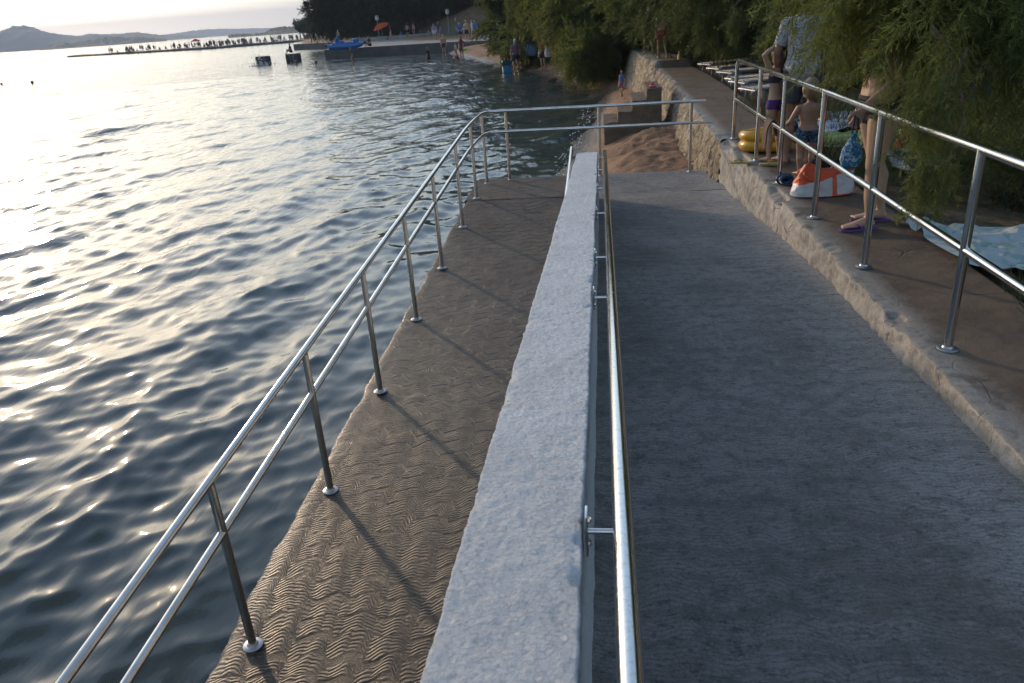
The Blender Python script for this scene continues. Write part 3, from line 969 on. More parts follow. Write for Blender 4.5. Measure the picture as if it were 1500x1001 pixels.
def tree(name, label, cat, base, fork, clumps, hangs, tpls, size, leaf, seed, r0=.16, group=None, droop=.45):
    """clumps: (centre, radii, count); hangs: (from, to, count); all in world space"""
    o = empty(name, base, 0, label, cat, group); r = np.random.default_rng(seed); rr = random.Random(seed)
    tr = MB(); limb(tr, base, fork, r0 * 1.25, r0 * .85, rr, .05, 8)
    PP, DD, SS = [], [], []
    for c, rad, n in clumps:
        limb(tr, fork, c, r0 * .5, r0 * .12, rr, .12)
        for k in range(3):
            d = Vector((rr.gauss(0, 1), rr.gauss(0, 1), rr.gauss(0, .7))).normalized()
            limb(tr, c, Vector(c) + Vector((d.x * rad[0], d.y * rad[1], d.z * rad[2])) * .8, r0 * .12, r0 * .03, rr, .1, 5)
        P, D = clump_points(c, rad, n, r, droop); PP.append(P); DD.append(D); SS.append(r.uniform(.65, 1.25, n) * size)
    for a, b, n in hangs:
        limb(tr, a, b, .012, .003, rr, .06, 7)
        P, D = hang_points(a, b, n, r); PP.append(P); DD.append(D); SS.append(r.uniform(.55, 1.0, n) * size * .66)
    tr.build('trunk', MAT['bark'], o)
    Q = scatter(tpls, np.concatenate(PP), np.concatenate(DD), np.concatenate(SS), seed + 1)
    link('crown', quads_mesh('crown', Q), leaf, o); rel(o); return o


def A(u, v, y): return tuple(at_y(u, v, y))


def CL(u, v, y, r, n, fz=.8): return (A(u, v, y), (r, r * .9, r * fz), n)


# the near tamarisk, whose branches hang over the railing
tree('tamarisk_tree', 'near tamarisk whose feathery branches hang over the steel railing and the standing woman', 'tree', (4.6, 7.4, 1.0), (4.3, 7.0, 2.9),
     [CL(1262, -40, 6.4, .42, 90), CL(1300, -75, 5.6, .36, 70), CL(1392, -40, 5.4, .36, 90), CL(1450, -45, 5.6, .48, 90), CL(1525, -10, 5.6, .46, 70), CL(1352, 5, 5.15, .22, 26),
      CL(1250, 0, 5.5, .2, 18), CL(1392, 15, 5.4, .24, 34), CL(1490, -60, 4.9, .6, 180), CL(1400, -90, 5.2, .7, 180), CL(1290, -90, 6.0, .7, 180), CL(1250, -150, 7.0, .6, 130), CL(1258, 10, 6.5, .24, 36),
      CL(1560, 10, 5.0, .6, 120), CL(1480, 60, 6.1, .26, 20)],
     [(A(1365, 40, 4.5), A(1378, 268, 4.25), 120), (A(1395, 90, 4.6), A(1396, 205, 4.35), 34), 
      (A(1255, 40, 5.9), A(1240, 90, 5.9), 16), (A(1240, 30, 5.9), A(1206, 122, 5.9), 9), (A(1240, 10, 6.2), A(1215, 60, 6.3), 10), (A(1445, 60, 5.2), A(1440, 120, 5.0), 12),
      (A(1485, 80, 5.5), A(1470, 140, 5.5), 14), (A(1415, 70, 4.4), A(1385, 150, 4.3), 24)],
     FINE, .36, MAT['leaf'], 11, .12)

# tamarisks behind the loungers
tree('tamarisk_tree', 'dark bushy tamarisk growing behind the white sun loungers', 'tree', (5.6, 19, 1.1), (5.2, 18.6, 3.2),
     [CL(1015, -15, 24, 1.7, 420), CL(1080, -15, 20, 1.5, 420), CL(1150, 0, 19, 1.4, 420), CL(1060, 25, 25, 1.1, 260), CL(1120, 25, 23, 1.1, 260), CL(955, -25, 30, 1.5, 320), CL(1060, -110, 21, 2.4, 420), CL(1160, -100, 19, 2.0, 360), CL(980, -110, 29, 2.4, 360), CL(1190, 30, 17, .8, 200)],
     [(A(1085, 0, 17), A(1072, 48, 16.8), 30), (A(1040, 10, 19), A(1030, 58, 19), 36), (A(1005, 0, 24), A(1000, 50, 24), 36), (A(1140, 10, 16), A(1130, 60, 16), 30)],
     MIDS, .62, MAT['leaf_dark'], 21, .2)
tree('tamarisk_tree', 'pale green tamarisk leaning over the sand and drooping towards the water', 'tree', (1.6, 35, .9), (.8, 34.4, 3.4),
     [CL(868, 10, 32, 1.6, 560), CL(830, 0, 34, 1.4, 440), CL(800, -15, 37, 1.5, 380), CL(915, 5, 31, 1.5, 460), CL(885, 62, 31, .9, 300), CL(857, 78, 30, .55, 170), CL(912, 60, 31, .7, 170), CL(940, -10, 28.5, 1.1, 340), CL(845, -95, 34, 2.6, 560), CL(920, -100, 31, 2.3, 480), CL(785, -85, 38, 2.0, 380), CL(835, 50, 34, .6, 130)],
     [(A(748, -20, 37), A(748, 36, 37), 60), (A(768, -10, 36), A(768, 44, 36), 60), (A(790, 10, 35), A(790, 54, 35), 50), (A(858, 40, 29.5), A(856, 112, 29.5), 60), (A(876, 50, 29.5), A(880, 106, 29.5), 50), (A(896, 30, 29.5), A(898, 84, 29.5), 50),
      (A(812, 20, 33), A(816, 80, 33), 60), (A(835, 40, 31), A(834, 98, 31), 60), (A(930, 10, 28.5), A(932, 58, 28.5), 50), (A(945, 0, 27.8), A(950, 52, 27.8), 50)],
     MIDS, .78, MAT['leaf'], 31, .2)
# more of the grove, one crown shape turned and scaled
proto = None
grove = [(8.2, 10.5, 1.15, 0.3, 'tamarisk in deep shade right behind the spread beach sheet'), (7.2, 14.5, 1.1, 1.4, 'tamarisk in deep shade behind the blue hanging bag'), (10.5, 17, 1.35, 2.2, 'tall shaded tamarisk deep in the grove beyond the bathers'),
         (9.5, 23, 1.4, 3.1, 'tall shaded tamarisk beyond the last white lounger'), (5.2, 27, 1.25, 4.0, 'shaded tamarisk beside the far end of the stone walkway'), (3.4, 37, 1.35, 5.0, 'shaded tamarisk at the head of the beach behind the drooping one'), (-2.0, 45, 1.2, .9, 'tamarisk behind the people gathered on the sand'),
         (12.5, 11.5, 1.4, 5.6, 'shaded tamarisk at the right edge behind the grass'), (14, 30, 1.8, 2.6, 'largest shaded tamarisk far back in the grove'), (3.5, 48, 1.6, 1.9, 'broad shaded tamarisk far back above the beach'), (-5.0, 58, 1.3, 3.6, 'tamarisk on the bank behind the end of the beach'), (16, 20, 1.8, 4.4, 'wide shaded tamarisk on the slope behind the grove')]
for i, (x, y, s, rz, lab) in enumerate(grove):
    if proto is None:
        rg = random.Random(77); cl = []
        for k in range(15):
            a = rg.uniform(0, 6.28); rad = rg.uniform(.3, 2.0); cl.append(((rad * math.cos(a), rad * math.sin(a), rg.uniform(.7, 4.8)), (rg.uniform(.8, 1.25),) * 2 + (rg.uniform(.6, 1.0),), 170))
        proto = tree('tamarisk_tree', lab, 'tree', (0, 0, 0), (0, 0, 1.8), cl, [], COARSE, .95, MAT['leaf_dark'], 41, .16, 'tamarisks of the shaded grove'); o = proto
    else: o = copy_tree(proto); o['label'] = lab
    o.location = (x, y, ground_at(x, y) - .05); o.scale = (s, s, s * 1.1); o.rotation_euler = (0, 0, rz)

# pines on the headland
pp = None
pines = [(-36.5, 112, 1.0, .2), (-33, 120, 1.15, 1.3), (-29, 114, 1.0, 2.0), (-25.5, 117, 1.2, 2.9), (-22, 113, 1.05, 3.7), (-18, 114, 1.15, 4.4), (-15, 110, 1.0, 5.1), (-11.5, 110, 1.2, 5.9), (-8, 101, 1.0, .7), (-5, 108, 1.2, 1.8), (-12, 98, .9, 2.4),
         (-38, 128, 1.0, 3.3), (-28, 130, 1.4, 4.0), (-17, 128, 1.4, .5), (-6, 92, .95, 1.1), (-2, 98, 1.2, 5.0), (-19.5, 110, .8, 3.0), (-9, 88, .8, 4.6), (-4, 78, .95, 2.2), (-41, 137, .95, 1.0), (-7.5, 84, .5, 2.2), (-10.5, 92, .55, .4), (-13.5, 99, .5, 1.2), (-4.5, 86, .6, 3.9)]
plab = ['outermost dark pine of the headland, standing against the sky', 'dark pine second from the open sky on the headland', 'dark pine behind the blue boat on the quay', 'tall dark pine behind the bank of red earth', 'dark pine above the red earth bank near the orange parasol', 'dark pine behind the orange parasol', 'dark pine between the parasol and the lamp posts', 'tall dark pine behind the lamp posts',
        'dark pine behind the bathers at the lamp post', 'tall dark pine behind the grey quay wall', 'low dark pine on the quay slope', 'dark pine further round the headland by the sky', 'tallest dark pine deep in the headland wood', 'large dark pine deep in the wood above the quay', 'dark pine near the drooping pale tamarisk', 'dark pine hidden high behind the tamarisk',
        'small dark pine low on the red bank', 'small dark pine at the right end of the quay', 'dark pine on the slope above the beach people', 'most distant dark pine on the far side of the headland', 'young pine at the foot of the bank where the quay meets the beach', 'young pine on the bank right of the taller lamp post', 'young pine on the bank left of the taller lamp post', 'young pine partly behind the drooping pale tamarisk']
for i, (x, y, s, rz) in enumerate(pines):
    if pp is None:
        rg = random.Random(7); cl = []
        for k in range(22):
            a = rg.uniform(0, 6.28); zz = rg.uniform(2.4, 10.5); rad = rg.uniform(.3, 3.0) * (1.2 - zz / 18); cl.append(((rad * math.cos(a), rad * math.sin(a), zz), (rg.uniform(1.0, 1.7),) * 2 + (rg.uniform(.6, 1.0),), 85))
        pp = tree('pine_tree', plab[i], 'tree', (0, 0, 0), (.2, .1, 4.5), cl, [], COARSE, 1.35, MAT['pine'], 51, .25, 'pines on the headland', .05); o = pp
    else: o = copy_tree(pp); o['label'] = plab[i]
    o.location = (x, y, max(ground_at(x, y), .6) - .1); o.scale = (s, s, s); o.rotation_euler = (0, 0, rz)

# small round trees on the far side of the quay
sp = None
for i, (u, v, y, s, lab) in enumerate([(446, 56, 170, 1.0, 'small round tree standing alone at the far end of the quay'), (456, 56, 160, .9, 'small round tree second from the far end of the quay'), (467, 54, 150, 1.15, 'taller round tree beside the headland pines'), (474, 52, 140, 1.0, 'round tree in front of the outermost pine')]):
    p = at_y(u, v, y)
    if sp is None:
        rg = random.Random(9)
        sp = tree('quay_tree', lab, 'tree', (0, 0, 0), (0, 0, 1.6), [((rg.gauss(0, .6), rg.gauss(0, .6), 2.5 + rg.gauss(0, .35)), (.9, .9, .65), 60) for k in range(6)], [], COARSE, .8, MAT['pine'], 61, .1, 'small trees at the far end of the quay'); o = sp
    else: o = copy_tree(sp); o['label'] = lab
    o.location = (p.x, p.y, p.z); o.scale = (s, s, s); o.rotation_euler = (0, 0, i)

# turf and weeds along the back of the promenade
def turf():
    r = np.random.default_rng(4); n = 42000
    X = 2.32 + r.random(n) ** 1.5 * 5.0; Y = 3.2 + r.random(n) * 11; keep = (fbm(np.stack([X, Y, 0 * X], -1) * 1.1, 3, 8) > -.15) & ~((X < 3.75) & (Y > 4.45) & (Y < 5.95))
    X, Y = X[keep], Y[keep]; Z = terrain_z(X, Y); n = len(X)
    hgt = r.uniform(.06, .22, n) * (1 + (X > 3.0) * .5); a = r.uniform(0, 6.28, n); wd = r.uniform(.003, .007, n)
    B = np.stack([X, Y, Z - .01], -1); S = np.stack([np.cos(a), np.sin(a), 0 * a], -1) * wd[:, None]
    lean = np.stack([r.normal(0, .5, n), r.normal(0, .5, n), np.ones(n)], -1) * hgt[:, None]
    Q = np.stack([B - S, B + S, B + lean + S * .2, B + lean - S * .2], 1)
    tag(link('turf_grass', quads_mesh('turf_grass', Q), m_leaf('turf', (.030, .042, .013), (.05, .065, .018), .25)), kind='stuff')


turf()
shrub_lab = ['low dark shrub on the grass beside the spread sheet', 'low dark shrub behind the woman in flip-flops']
for i, (x, y, z) in enumerate([(4.0, 6.7, 1.25), (3.35, 7.35, 1.2)]):
    r = np.random.default_rng(90 + i); P, D = clump_points((0, 0, .12), (.85, .6, .34), 260, r, -.2)
    o = empty('shrub', (x, y, z - .15), 0, shrub_lab[i], 'shrub', 'low shrubs on the grass')
    link('foliage', quads_mesh('foliage', scatter(FINE, P, D, r.uniform(.22, .42, len(P)), 95 + i)), MAT['leaf_dark'], o)
    s_ = MB(); limb(s_, (0, 0, -.1), (0, 0, .25), .02, .008, random.Random(i)); s_.build('stem', MAT['bark'], o)

# ------------------------------------------------------------------ people
SKINS = [(.36, .20, .13), (.43, .26, .17), (.28, .15, .095), (.48, .30, .21)]


class Body:
    """a figure facing +Y, built from lofted limbs that are then fused into one skin"""

    def __init__(s, h=1.7, hip=None, sh=None, hw=.095, sw=.185, head=.23, fat=1.0, lean=0.0, turn=0.0):
        k = h / 1.7; s.k = k; s.h = h
        s.hip = hip or .87 * k; s.sh = sh or 1.40 * k; s.hw = hw * k; s.sw = sw * k; s.head = head * k; s.fat = fat; s.lean = lean
        s.J = {}

    def sp(s, z):            # spine point with forward lean above the hip
        f = max(0, z - s.hip); return Vector((0, f * math.sin(s.lean), s.hip + f * math.cos(s.lean) if z > s.hip else z))

    def build(s, arms, legs, voxel=.008, fingers=True, low=False, headturn=0.0):
        m_ = MB(); k = s.k; g = s.fat; X = Vector((1, 0, 0)); Yv = Vector((0, 1, 0)); seg = []
        hip, sh = s.hip, s.sh; H_ = sh - hip
        rings = [(-.12, .08, .085), (-.06, .135, .105), (0, .165, .12), (.14, .168, .118), (.30, .145, .100), (.42, .138, .098), (.62, .155, .112), (.82, .165, .112), (.95, .155, .095), (1.02, .11, .075), (1.08, .062, .06)]
        L = []
        for f, a, b in rings:
            c = s.sp(hip + f * H_) + Vector((0, {0: 0, .14: -.012, .62: .008}.get(f, 0) * k, 0))
            a_ = min(a * k * g, 9) * (1.0 if f < .5 else (s.sw / (.185 * k)) ** .7); L.append((c, X * a_, Yv * b * k * g))
        m_.loft(L, 20); seg.append(('torso', s.sp(hip), s.sp(sh)))
        ck = s.sp(sh); top = s.sp(s.h - s.head * .5)
        m_.tube([ck + Vector((0, -.01 * k, -.02 * k)), ck.lerp(top, .55), top], [.058 * k, .052 * k, .05 * k], 12)
        hr_ = s.head / 2; M = Matrix.Rotation(headturn, 4, 'Z')

        def hd(x, y, z): return top + (M @ Vector((x, y, z))) * (s.head / .23)
        q = s.head / .23
        m_.ell(hd(0, -.008, .012), (.074 * q, .094 * q, .104 * q), M)
        m_.ell(hd(0, .018, -.05), (.055 * q, .068 * q, .062 * q), M)
        m_.ell(hd(0, .07, -.088), (.024 * q, .02 * q, .018 * q), M, 8, 6)
        if not low:
            m_.tube([hd(0, .083, .02), hd(0, .104, -.02), hd(0, .09, -.03)], [.009 * q, .013 * q, .012 * q], 8)
            m_.ell(hd(0, .08, .035), (.05 * q, .014 * q, .01 * q), M, 10, 6)
            m_.ell(hd(0, .078, -.06), (.024 * q, .014 * q, .009 * q), M, 8, 6)
            for sx in (-1, 1): m_.ell(hd(sx * .075, -.012, .0), (.011 * q, .02 * q, .032 * q), M, 8, 6)
        seg.append(('head', hd(0, 0, -.09), hd(0, 0, .1))); s.headc = top; s.headM = M
        for side, (el, wr, hdir) in arms.items():
            sx = -1 if side == 'L' else 1
            S = s.sp(sh - .045 * k) + X * sx * s.sw; el, wr = Vector(el), Vector(wr)
            u = (el - S).normalized(); v = (wr - el).normalized()
            m_.tube([S - X * sx * .06 * k, S, S.lerp(el, .4), el, el.lerp(wr, .3), wr], [.055 * k * g, .054 * k * g, .046 * k * g, .037 * k * g, .039 * k * g, .027 * k], 12)
            seg += [('uarm' + side, S, el), ('farm' + side, el, wr)]
            hv = Vector(hdir).normalized() if hdir else v
            side_v = hv.cross(Vector((1, 0, 0)) if abs(hv.x) < .8 else Yv).normalized(); nrm = hv.cross(side_v).normalized()
            pe = wr + hv * .085 * k
            m_.loft([(wr, side_v * .024 * k, nrm * .020 * k), (wr + hv * .035 * k, side_v * .036 * k, nrm * .017 * k), (pe, side_v * .040 * k, nrm * .014 * k)], 12)
            if fingers:
                for i, (o_, ln) in enumerate(((-.03, .062), (-.010, .075), (.011, .070), (.030, .055))):
                    p0 = pe + side_v * o_ * k - hv * .012 * k; p1 = p0 + hv * ln * .5 * k + nrm * sx * .010 * k; p2 = p1 + (hv * .6 + nrm * sx * .75).normalized() * ln * .5 * k
                    m_.tube([p0, p1, p2], [.0095 * k, .009 * k, .0075 * k], 8)
                p0 = wr + hv * .03 * k - side_v * .03 * k; p1 = p0 + (hv * .75 - side_v * .7).normalized() * .045 * k; m_.tube([p0, p1, p1 + (hv + nrm * sx * .4).normalized() * .032 * k], [.0125 * k, .011 * k, .0085 * k], 8)
            else: m_.ell(pe + hv * .035 * k, (.035 * k, .035 * k, .05 * k), None, 8, 6)
            seg.append(('hand' + side, wr, pe + hv * .06 * k))
        for side, (kn, an, toe) in legs.items():
            sx = -1 if side == 'L' else 1
            Hp = Vector((sx * s.hw, 0, s.hip)); kn, an, toe = Vector(kn), Vector(an), Vector(toe)
            back = (toe - an); back.z = 0; back.normalize()
            m_.tube([Hp + Vector((0, -.005, .03 * k)), Hp.lerp(kn, .18), Hp.lerp(kn, .5), Hp.lerp(kn, .85), kn, kn.lerp(an, .1)], [.085 * k * g, .088 * k * g, .074 * k * g, .056 * k * g, .052 * k * g, .047 * k * g], 14)
            cf = kn.lerp(an, .3) - back * .014 * k
            m_.tube([kn, cf, kn.lerp(an, .62), an.lerp(kn, .08), an], [.048 * k * g, .056 * k * g, .042 * k * g, .032 * k, .034 * k], 12)
            up = Vector((0, 0, 1)); sd_ = back.cross(up).normalized(); fl = Vector((toe.x, toe.y, toe.z)); hl = an - back * .045 * k; zb = toe.z - .012 * k
            F = [(Vector((hl.x, hl.y, zb + .026 * k)), .022, .022), (Vector((hl.x, hl.y, zb + .034 * k)) + back * .03 * k, .032, .033), (an + back * .05 * k - up * (an.z - zb - .035 * k), .036, .036)]
            bl = fl - back * .06 * k
            F += [(Vector((bl.x, bl.y, zb + .02 * k)), .044, .021), (Vector((fl.x, fl.y, zb + .014 * k)), .034, .012)]
            m_.loft([(c, sd_ * a * k, up * b * k) for c, a, b in F], 14)
            m_.tube([an, an - up * (an.z - zb - .03 * k)], [.036 * k, .034 * k], 12)
            if fingers and not low:
                for i in range(5):
                    o_ = (-.030 + .0155 * i) * sx; c = fl + sd_ * -o_ * k + back * (.012 - .004 * i) * k
                    m_.ell((c.x, c.y, zb + .013 * k), ((.013 - .0015 * i) * k, (.018 - .001 * i) * k, .011 * k), Matrix.Rotation(math.atan2(-back.x, back.y), 4, 'Z'), 8, 6)
            seg += [('thigh' + side, Hp, kn), ('shin' + side, kn, an), ('foot' + side, an, toe)]
        tmp = link('tmp', m_.mesh('tmp'))
        md = tmp.modifiers.new('r', 'REMESH'); md.mode = 'VOXEL'; md.voxel_size = voxel; md.use_smooth_shade = True
        m2 = tmp.modifiers.new('s', 'SMOOTH'); m2.factor = .5; m2.iterations = 4 if not low else 2
        dg = bpy.context.evaluated_depsgraph_get(); me = bpy.data.meshes.new_from_object(tmp.evaluated_get(dg))
        old = tmp.data; bpy.data.objects.remove(tmp); bpy.data.meshes.remove(old)
        me.materials.clear(); me.polygons.foreach_set('use_smooth', [True] * len(me.polygons))
        s.seg = seg; s.me = me
        return me

    def classify(s, P):
        """nearest bone and position along it for points (n,3)"""
        best = np.full(len(P), 1e9); idx = np.zeros(len(P), int); tt = np.zeros(len(P))
        for i, (nm, a, b) in enumerate(s.seg):
            a = np.array(a); b = np.array(b); d = b - a; t_ = np.clip(((P - a) @ d) / (d @ d), 0, 1)
            q = np.linalg.norm(P - a - t_[:, None] * d, axis=1)
            if nm == 'torso': q = q * .62
            if nm.startswith('thigh'): q = q * .85
            m = q < best; best[m] = q[m]; idx[m] = i; tt[m] = t_[m]
        return np.array([g[0] for g in s.seg])[idx], tt

    def garment(s, pred, off=.006, cuts=(), thick=.003, ripple=0.0):
        """cloth that follows the skin where pred(co, bone, t) holds, cut cleanly by planes"""
        bm = bmesh.new(); bm.from_mesh(s.me)
        for co, no in cuts:
            bmesh.ops.bisect_plane(bm, geom=bm.verts[:] + bm.edges[:] + bm.faces[:], plane_co=co, plane_no=no, dist=1e-5)
        C = np.array([f.calc_center_median()[:] for f in bm.faces]); bn, tt = s.classify(C)
        keep = pred(C, bn, tt)
        bmesh.ops.delete(bm, geom=[f for f, kq in zip(bm.faces[:], keep) if not kq], context='FACES')
        bm.normal_update()
        for v in bm.verts:
            r_ = off
            if ripple: r_ += ripple * float(fbm(np.array([[v.co.x * 9, v.co.y * 9, v.co.z * 4]]), 2, 3)[0])
            v.co += v.normal * r_
        bmesh.ops.solidify(bm, geom=bm.faces[:], thickness=-thick)
        me = bpy.data.meshes.new('cloth'); bm.to_mesh(me); bm.free(); me.polygons.foreach_set('use_smooth', [True] * len(me.polygons)); return me


def stand(b, gap=1.0, fwd=(0, 0)):
    k = b.k; x = b.hw * gap
    return {sd_: (Vector((sx * x * 1.02, .012 * k + f * .5, b.hip * .53)), Vector((sx * x, -.03 * k + f, .075 * k)), Vector((sx * x * 1.18, .17 * k + f, .014 * k))) for sd_, sx, f in (('L', -1, fwd[0]), ('R', 1, fwd[1]))}


def arms_down(b, out=1.15):
    k = b.k; return {sd_: (Vector((sx * b.sw * out, -.03 * k, b.sh - .33 * k)), Vector((sx * b.sw * out * 1.05, .05 * k, b.sh - .58 * k)), (sx * .02, .12, -1)) for sd_, sx in (('L', -1), ('R', 1))}


def hair_cap(b, long=0.0, mat=None, parent=None, bun=False):
    M = b.headM.to_3x3(); c = b.headc; q = b.head / .23; Mi = M.inverted()

    def pred(C, bn, tt):
        L = np.array([list(Mi @ (Vector(p) - c)) for p in C]) / q
        face = (L[:, 1] > .035) & (L[:, 2] < .055)
        return (bn == 'head') & ~face & (L[:, 2] > -.075 - .25 * np.minimum(L[:, 1], 0)) | ((bn == 'head') & (L[:, 1] < -.02) & (L[:, 2] > -.10))
    me = b.garment(pred, .011 * q, (), .008 * q, .006)
    if long:
        m_ = MB(); rings = []
        for t_ in np.linspace(0, 1, 8):
            z = .06 - t_ * (long / q + .06); rings.append((c + M @ Vector((0, (-.075 - .02 * math.sin(t_ * 3)) * q, z * q)), M @ Vector(((.078 - .02 * t_) * q, 0, 0)), M @ Vector((0, (.036 - .014 * t_) * q, 0))))
        m_.loft(rings, 16); me2 = m_.mesh('hair'); bm = bmesh.new(); bm.from_mesh(me); bm.from_mesh(me2); bm.to_mesh(me); bm.free(); me.polygons.foreach_set('use_smooth', [True] * len(me.polygons))
    return link('hair', me, mat, parent)


HAIR_B = pm('hair', (.045, .026, .016), .55, .4, 60, .8, 140); HAIR_K = pm('hair', (.018, .014, .012), .5, .4, 60, .8, 140); HAIR_L = pm('hair', (.24, .16, .075), .55, .3, 60, .8, 140)


def pattern_cloth(name, a, b_, c, scale=34):
    t = NT(name); co = t.coord(); n1 = t.noise(co, scale, 3, .6, 1.2); n2 = t.noise(co, scale * .6, 2, .5, 2)
    col = t.mix(t.ramp(n1, [(.50, 0), (.53, 1)]), a, b_); col = t.mix(t.ramp(n2, [(.58, 0), (.61, 1)]), col, c)
    return t.done(t.bsdf(col, .8, t.bump(t.noise(co, 200, 2), .3, .002)))


Z0 = 1.19
# woman in flip-flops, seen from the side, torso lost in the branches
b = Body(1.66, fat=1.22); k = b.k
legs = {'L': (Vector((-.10, .035, .47)), Vector((-.10, .03, .088)), Vector((-.115, .215, .030))), 'R': (Vector((.10, -.06, .47)), Vector((.105, -.15, .088)), Vector((.14, .03, .030)))}
arms = {'L': (Vector((-.235, -.02, 1.07)), Vector((-.215, .215, .885)), (0, .35, -.9)), 'R': (Vector((.24, -.06, 1.05)), Vector((.23, .05, .82)), (0, .1, -1))}
me = b.build(arms, legs, .0065); P0 = at_z(1268, 331, Z0)
wom = empty('person', (P0.x, P0.y, Z0 + .004), R(96), 'barefoot-looking woman in purple flip-flops standing at the railing behind hanging branches', 'person')
wom['label'] = 'woman in purple flip-flops and swimwear standing at the railing behind hanging branches'
link('body', me, skin(SKINS[1]), wom)
mdark = cloth((.03, .028, .035))
link('swimsuit', b.garment(lambda C, bn, tt: ((C[:, 2] > b.hip - .10) & (C[:, 2] < b.hip + .10) & ((bn == 'torso') | (np.char.startswith(bn, 'thigh') & (tt < .14)))), .004, [((0, 0, b.hip + .10), (0, 0, 1))]), mdark, wom)
link('bikini_top', b.garment(lambda C, bn, tt: (C[:, 2] > b.sh - .24) & (C[:, 2] < b.sh - .14) & (bn == 'torso'), .005, [((0, 0, b.sh - .24), (0, 0, 1)), ((0, 0, b.sh - .14), (0, 0, 1))]), mdark, wom)
hair_cap(b, .12, HAIR_B, wom)
for sd_, (kn, an, toe) in legs.items():
    m_ = MB(); d = (toe - an); d.z = 0; d.normalize(); s_ = d.cross(Vector((0, 0, 1)))
    ln = [(-.065, .030), (-.045, .037), (.02, .034), (.09, .042), (.15, .046), (.185, .038), (.21, .018)]
    top_ = [an + d * a + s_ * w_ for a, w_ in ln] + [an + d * a - s_ * w_ for a, w_ in reversed(ln)]
    n = len(top_); V = [(p.x, p.y, .016) for p in top_] + [(p.x, p.y, .0) for p in top_]
    m_.add(V, [tuple(range(n)), tuple(range(2 * n - 1, n - 1, -1))] + [(i, n + i, n + (i + 1) % n, (i + 1) % n) for i in range(n)])
    fo = m_.build('flip_flop', plastic((.10, .05, .20), .5), wom, False)
    sp_ = MB()
    for e in (-1, 1): sp_.tube(arc_path([an + d * .06 + s_ * e * .042 - Vector((0, 0, an.z - .018)), an + d * .10 + s_ * e * .036 - Vector((0, 0, an.z - .055)), an + d * .155 - Vector((0, 0, an.z - .034))], .05), .006, 8)
    sp_.build('strap', plastic((.22, .05, .25), .5), fo)

# adult in a pale patterned T-shirt, seen from behind
b = Body(1.72, fat=1.08); legs = stand(b, 1.1); arms = arms_down(b, 1.2)
arms['L'] = (Vector((-.27, -.03, 1.10)), Vector((-.25, .10, .86)), (0, .2, -1))
me = b.build(arms, legs, .009); P0 = at_z(1182, 243, Z0)
man = empty('person', (P0.x - .07, P0.y + .15, Z0), R(-20), 'adult in a pale patterned T-shirt standing just behind the small boy', 'person')
link('body', me, skin(SKINS[2]), man)
link('t_shirt', b.garment(lambda C, bn, tt: ((bn == 'torso') & (C[:, 2] > b.hip - .1) & (C[:, 2] < b.sh + .055)) | (np.char.startswith(bn, 'uarm') & (tt < .72)), .014, [((0, 0, b.hip - .1), (0, 0, 1))], .004, .008),
     pattern_cloth('patterned_shirt', (.40, .39, .40), (.25, .25, .30), (.52, .50, .48), 22), man)
link('shorts', b.garment(lambda C, bn, tt: ((bn == 'torso') & (C[:, 2] < b.hip + .08)) | (np.char.startswith(bn, 'thigh') & (tt < .62)), .012, [((0, 0, b.hip + .08), (0, 0, 1))], .004, .006), cloth((.06, .065, .08)), man)
hair_cap(b, 0, HAIR_K, man)

# small boy in patterned swim shorts, from behind
b = Body(.90, hip=.40, sh=.665, hw=.10, sw=.20, head=.37, fat=1.12); legs = stand(b, 1.15, (0, .02))
arms = {'L': (Vector((-.175, .01, .52)), Vector((-.16, .13, .47)), (.2, 1, .1)), 'R': (Vector((.175, -.01, .52)), Vector((.15, .12, .50)), (-.2, 1, .3))}
me = b.build(arms, legs, .0055); P0 = at_z(1178, 256, Z0)
boy = empty('person', (P0.x, P0.y, Z0), R(8), 'bare-backed small boy in dark blue patterned swim shorts, facing away', 'person')
link('body', me, skin(SKINS[0]), boy)
link('swim_shorts', b.garment(lambda C, bn, tt: ((bn == 'torso') & (C[:, 2] < b.hip + .035)) | (np.char.startswith(bn, 'thigh') & (tt < .42)), .007, [((0, 0, b.hip + .035), (0, 0, 1))], .003, .003),
     pattern_cloth('patterned_swimwear', (.012, .018, .05), (.05, .16, .26), (.10, .24, .34), 40), boy)
hair_cap(b, 0, HAIR_L, boy)

# girl in a purple bikini with her arms raised to her hair
b = Body(1.20, hip=.60, sh=.965, hw=.085, sw=.165, head=.285, fat=.92); legs = stand(b, .8, (.03, -.03))
arms = {'L': (Vector((-.20, .02, 1.10)), Vector((-.085, -.02, 1.17)), (.6, -.2, .1)), 'R': (Vector((.20, .03, 1.10)), Vector((.085, -.02, 1.18)), (-.6, -.2, .1))}
me = b.build(arms, legs, .006); P0 = at_z(1131, 237, Z0)
girl = empty('person', (P0.x, P0.y, Z0), R(38), 'slim girl in a purple bikini with both arms raised to her hair', 'person')
link('body', me, skin(SKINS[1]), girl)
mpur = cloth((.075, .022, .16))
link('bikini_bottom', b.garment(lambda C, bn, tt: (C[:, 2] < b.hip + .05) & (C[:, 2] > b.hip - .07) & ((bn == 'torso') | (np.char.startswith(bn, 'thigh') & (tt < .15))), .004, [((0, 0, b.hip + .05), (0, 0, 1))]), mpur, girl)
link('bikini_top', b.garment(lambda C, bn, tt: (bn == 'torso') & (C[:, 2] > b.sh - .15) & (C[:, 2] < b.sh - .075), .004, [((0, 0, b.sh - .15), (0, 0, 1)), ((0, 0, b.sh - .075), (0, 0, 1))]), cloth((.03, .022, .05)), girl)
hair_cap(b, .2, HAIR_B, girl)


